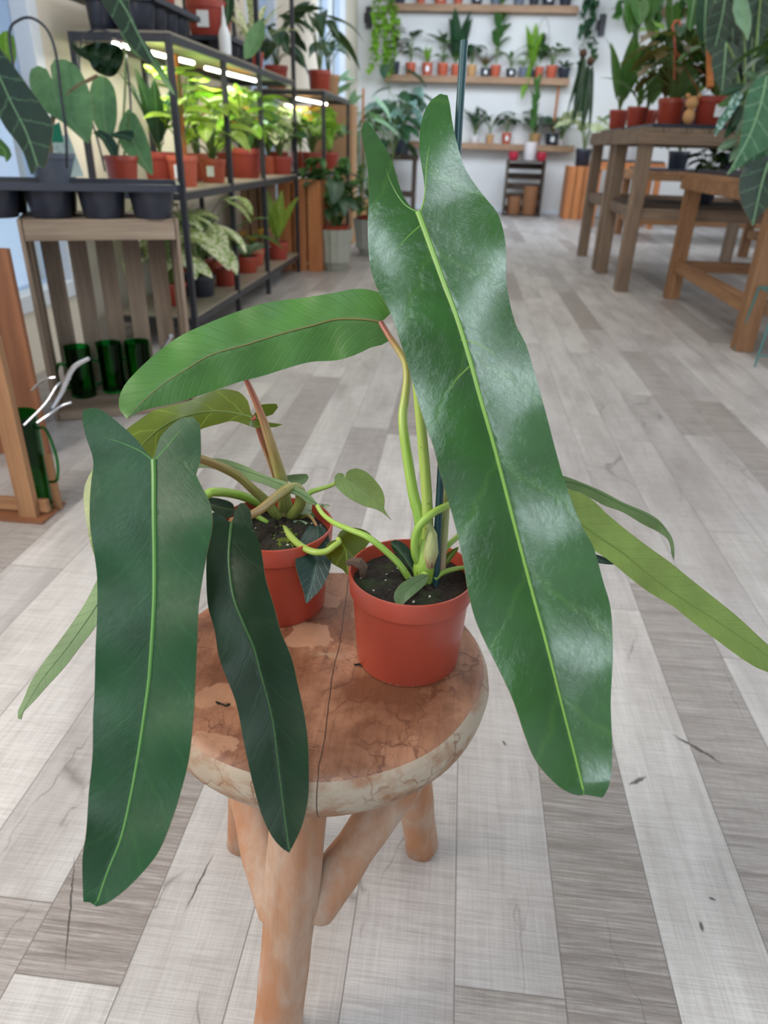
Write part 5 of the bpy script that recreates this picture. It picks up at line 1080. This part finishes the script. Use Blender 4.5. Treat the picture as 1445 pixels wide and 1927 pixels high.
potplant(loc=(1.85, 4.9, C_Z), pot='terra', kind='huge', leaf='f_mid', label='bushy green plant at the back of the lower table at the right', pr=.11, ph=.16, scale=.9)
# leafy ceiling-hung foliage at the very top
H1 = thing('hanging_plant', 'mid-green broad leaves hanging into the top edge above the high tables', 'hanging plant', tuple(PD(1265, -60, 5.0)), 0)
gf = MB(); r_ = random.Random(4)
for k in range(26):
    p = Vector((r_.uniform(-.28, .28), r_.uniform(-.2, .2), r_.uniform(-.30, .02))); gf.leaf(p, r_.uniform(0, 6.28), r_.uniform(-1.3, -.5), .18, .13, 'heart', .4, .2)
gf.build('foliage', M['f_mid'], H1); MB().lathe([(0.0001, 0), (.09, 0), (.12, .14), (.11, .14), (0.0001, .02)], 20).build('pot', M['black'], H1)
MB().tube([(0, 0, .13), (0, 0, ZC-H1.location.z)], .003, 6).build('cord', M['metal'], H1)
# dark hanging staghorn-like plants in front of the far wall
for px, y0, y1, Y, l in ((1098, 95, 222, 7.4, 'long dark ribbon-leaved plant hanging left of the high tables'), (1112, 110, 215, 7.3, 'second ribbon-leaved plant hanging left of the high tables')):
    p = PY(px, y0, Y); t = thing('hanging_plant', l, 'hanging plant', p, 0, 'ribbon-leaved hanging plants'); m = MB(); r_ = random.Random(px)
    for k in range(6): m.leaf((r_.uniform(-.02, .02), 0, -.05), r_.uniform(3.3, 6.1), -1.4+r_.uniform(-.08, .12), r_.uniform(.3, .55), .045, 'strap', .1, .2, 0, 8, 4)
    m.build('foliage', M['f_dark'], t); MB().sphere((0, 0, -.02), .035, 10).build('root_ball', M['dry'], t); MB().tube([(0, 0, 0), (0, 0, ZC-p.z)], .002, 5).build('cord', M['metal'], t)

# --- left foreground plants on the tray
tz = TZ+.105-.018
G1 = thing('potted_anthurium', 'plant with broad pale-backed heart leaves in the grey pot on the left tray', 'potted plant', (PZ(92, 345, tz).x, PZ(92, 345, tz).y+.05, tz), 0)
gx, gy = G1.location.x, G1.location.y
pot_mb(.078, .066, .095, .02, .003).build('pot', M['greypot'], G1); MB().lathe([(0.0001, .082), (.073, .08)], 24).build('soil', M['soil'], G1)
D1 = (PD(95, 300, 1)-CAMP).length; d1 = (G1.location-CAMP).dot(-(RM @ Vector((0, 0, 1))))
def petw(parent, pts, r, mat='stemb'): return petiole(parent, pts, M[mat], r)
big(G1, [(98, 150), (88, 130), (72, 124), (59, 130), (55, 150), (60, 175), (72, 195), (90, 213), (110, 225), (130, 240), (150, 258), (166, 270), (173, 250), (175, 215), (170, 180), (160, 150), (145, 125), (122, 112), (103, 112), (95, 125)], [(102, 150, 0), (105, 185, 0), (130, 225, -.02), (165, 268, -.04)], M['f_under'], d1-.02, rib=M['ribV'], rr=.003, step=10)
big(G1, [(0, 90), (-12, 110), (-20, 150), (-10, 200), (10, 240), (30, 265), (45, 290), (60, 330), (70, 310), (82, 318), (92, 290), (99, 250), (98, 228), (80, 200), (55, 165), (30, 130), (10, 105)], [(-8, 128, 0), (20, 190, -.02), (50, 250, -.04), (72, 315, -.06)], M['f_brown'] if False else M['v1'], d1-.25, rib=M['ribV'], rr=.002, step=10)
big(G1, [(-12, 255), (5, 265), (18, 280), (22, 292), (12, 305), (8, 295), (-5, 292), (-15, 290)], [(-10, 270, 0), (8, 282, 0), (12, 303, 0)], M['f_mid'], d1-.25, step=8)
big(G1, [(210, 82), (180, 80), (160, 86), (152, 92), (135, 81), (133, 87), (150, 105), (168, 115), (175, 130), (195, 142), (215, 143), (230, 120), (233, 100), (226, 88)], [(222, 118, 0), (195, 108, -.02), (160, 98, -.03), (134, 83, -.03)], M['leafC'], d1-.05, rib=None, step=8, wave=.5, wl=25)
big(G1, [(5, 60), (-8, 80), (-10, 110), (10, 122), (28, 118), (30, 95), (25, 68), (15, 58)], [(10, 60, 0), (12, 90, 0), (15, 120, 0)], M['f_bright'], d1+.05, step=8)
petw(G1, [(97, 315, d1), (99, 235, d1), (110, 205, d1-.01), (135, 170, d1-.03), (165, 152, d1-.04), (183, 143, d1-.05)], .006)
petw(G1, [(97, 315, d1), (98, 220, d1), (98, 180, d1), (102, 150, d1-.02)], .005, 'stem')
petw(G1, [(96, 315, d1), (60, 260, d1-.12), (20, 160, d1-.22), (-8, 128, d1-.25)], .005)
petw(G1, [(95, 315, d1), (50, 180, d1+.03), (10, 100, d1+.05)], .003, 'stem')
for hp in ([(26, 128), (18, 60), (35, 38), (60, 34), (88, 55), (105, 100), (115, 180), (124, 250), (126, 315)],):
    MB().tube([PD(x, y, d1-.10) for x, y in [p[:2] for p in crom(hp, 5)]], .0045, 8).build('support_hoop', M['metal'], G1, world=True)
m = MB(); a_, b_, c_, d_ = PD(97, 262, d1-.03), PD(128, 252, d1-.03), PD(158, 332, d1-.03), PD(112, 334, d1-.03); e_ = (CAMP-a_).normalized()*-.0015
m.add([a_, b_, c_, d_, a_+e_, b_+e_, c_+e_, d_+e_], [(3, 2, 1, 0), (4, 5, 6, 7), (0, 1, 5, 4), (1, 2, 6, 5), (2, 3, 7, 6), (3, 0, 4, 7)])
lb = m.build('care_label', M['tagp'], G1, smooth=False, world=True); lb['label'] = 'pale green care card with a dark green top'
m = MB(); e2 = (CAMP-a_).normalized()*.0012; q4 = [PD(100, 236, d1-.03), PD(112, 230, d1-.03), PD(120, 268, d1-.03), PD(97, 268, d1-.03)]
m.add([p+e2 for p in q4]+[p-e2 for p in q4], [(3, 2, 1, 0), (4, 5, 6, 7), (0, 1, 5, 4), (1, 2, 6, 5), (2, 3, 7, 6), (3, 0, 4, 7)]).build('label_header', M['tagg'], lb, smooth=False, world=True)
m = MB(); MBs = []
for (x, y) in ((108, 277), (121, 275), (112, 287), (125, 286), (120, 299), (133, 297)):
    p = PD(x, y, d1-.033); rr_ = .0045
    m.tube([p+(RM @ Vector((rr_*math.cos(q), rr_*math.sin(q), 0))) for q in [i*math.pi/5 for i in range(11)]], .0006, 4)
m.build('label_icons', M['ink'], lb, world=True)
G2 = thing('potted_anthurium', 'plant with pointed leaves and a black loop in the terracotta pot, left tray', 'potted plant', (PZ(226, 338, tz).x, PZ(226, 338, tz).y+.03, tz), 0)
d2 = (G2.location-CAMP).dot(-(RM @ Vector((0, 0, 1))))
pot_mb(.066, .056, .085, .02, .003).build('pot', M['terra'], G2); MB().lathe([(0.0001, .07), (.060, .068)], 24).build('soil', M['soil'], G2)
big(G2, [(175, 150), (168, 180), (172, 215), (182, 240), (197, 262), (208, 262), (218, 235), (220, 200), (215, 165), (200, 145), (185, 142)], [(195, 148, 0), (194, 200, 0), (202, 260, -.02)], M['f_under'], d2, rib=M['ribV'], rr=.002, step=9)
big(G2, [(242, 205), (228, 225), (222, 250), (228, 275), (245, 295), (268, 315), (287, 330), (286, 300), (280, 270), (268, 240), (255, 215)], [(244, 210, 0), (248, 260, 0), (284, 327, -.03)], M['f_under'], d2, rib=M['ribV'], rr=.002, step=9)
big(G2, [(175, 250), (190, 262), (204, 285), (216, 300), (222, 280), (215, 262), (200, 250), (186, 244)], [(180, 246, 0), (200, 268, 0), (217, 298, 0)], M['f_dark'], d2-.02, step=8)
big(G2, [(205, 255), (225, 247), (250, 246), (252, 258), (246, 268), (236, 262), (220, 260)], [(207, 256, 0), (228, 254, 0), (250, 262, 0)], M['f_dark'], d2-.04, step=6)
petw(G2, [(224, 322, d2), (222, 280, d2), (232, 220, d2), (236, 150, d2), (235, 90, d2)], .004, 'stem')
petw(G2, [(226, 322, d2), (238, 270, d2), (243, 215, d2)], .004, 'stem')
hp = [(198, 322), (180, 250), (152, 160), (152, 85), (165, 62), (186, 55), (212, 66), (232, 90), (240, 130), (246, 200), (248, 322)]
MB().tube([PD(x, y, d2+.01) for x, y in [p[:2] for p in crom(hp, 5)]], .0042, 8).build('support_hoop', M['metal'], G2, world=True)
# long pendant leaf plant hanging from above
HP = thing('hanging_plant', 'plant with a long dark pale-backed leaf hanging past the near rack post', 'hanging plant', tuple(PD(215, -55, 2.3)), 0)
MB().lathe([(0.0001, 0), (.07, 0), (.095, .13), (.088, .13), (0.0001, .02)], 24).build('pot', M['black'], HP)
dd_ = 2.25
big(HP, [(190, -15), (193, 5), (205, 25), (220, 48), (235, 72), (258, 100), (282, 122), (292, 112), (282, 92), (265, 68), (252, 40), (243, 12), (240, -15)], [(215, -15, 0), (238, 20, 0), (262, 68, -.02), (288, 116, -.04)], M['v1'], dd_, rib=M['ribV'], rr=.002, step=9)
big(HP, [(226, 60), (238, 82), (245, 95), (268, 112), (292, 132), (310, 158), (329, 180), (322, 160), (305, 128), (290, 104), (268, 84), (245, 66)], [(235, 68, 0), (270, 100, 0), (300, 135, 0), (327, 177, -.01)], M['f_under'], dd_+.02, step=8)
petw(HP, [(213, -40, 2.28), (214, -25, 2.26), (215, -15, dd_)], .004, 'stem')
petw(HP, [(217, -40, 2.28), (228, 10, 2.28), (235, 68, dd_+.02)], .003, 'stem')
MB().tube([(0, 0, .12), (0, 0, ZC-HP.location.z)], .003, 6).build('cord', M['metal'], HP)
# big pendant leaf over the rack
HQ = [o for o in C.objects if o.get('label', '').startswith('large red pot with dark leaves on the rear rack-top')][0]
dq = (Vector((-1.30, 4.3, 1.35))-CAMP).dot(-(RM @ Vector((0, 0, 1))))
big(HQ, [(492, 35), (478, 45), (465, 60), (458, 85), (459, 112), (475, 108), (490, 90), (499, 65), (498, 45)], [(490, 38, 0), (480, 75, 0), (462, 110, -.02)], M['f_under'], dq, rib=M['ribV'], rr=.003)
big(HQ, [(420, -12), (414, 10), (418, 35), (427, 53), (436, 35), (441, 10), (440, -12)], [(430, -12, 0), (428, 20, 0), (428, 52, 0)], M['f_dark'], dq-.05, rib=M['ribV'], rr=.003)
# tan cardboard panel behind the rear rack
p = PY(655, 175, 7.6); solo('cardboard_box', MB().box((-1.30, 7.75, .62), (.40, .30, 1.24)), M['cardboard'], 'tall tan cardboard box standing past the rear rack', 'box', smooth=False)
# debris on the stool and the floor
for k, (x, y, l) in enumerate(((405, 1325, 'curled black twig crumb on the stool, left'), (670, 1220, 'dark soil crumb on the stool left of the front pot'), (672, 1253, 'soil smudge crumb on the stool below the other crumb'))):
    p = PZ(x, y, STZ+.0005); pts = [p+Vector((rnd.uniform(-.004, .004)+.003*i, .002*math.sin(i*1.7), .0008)) for i in range(5)]
    solo('soil_crumb', MB().tube(pts, .0009, 6, jit=.3), M['soil'], l, 'crumb', 'soil crumbs on the stool')
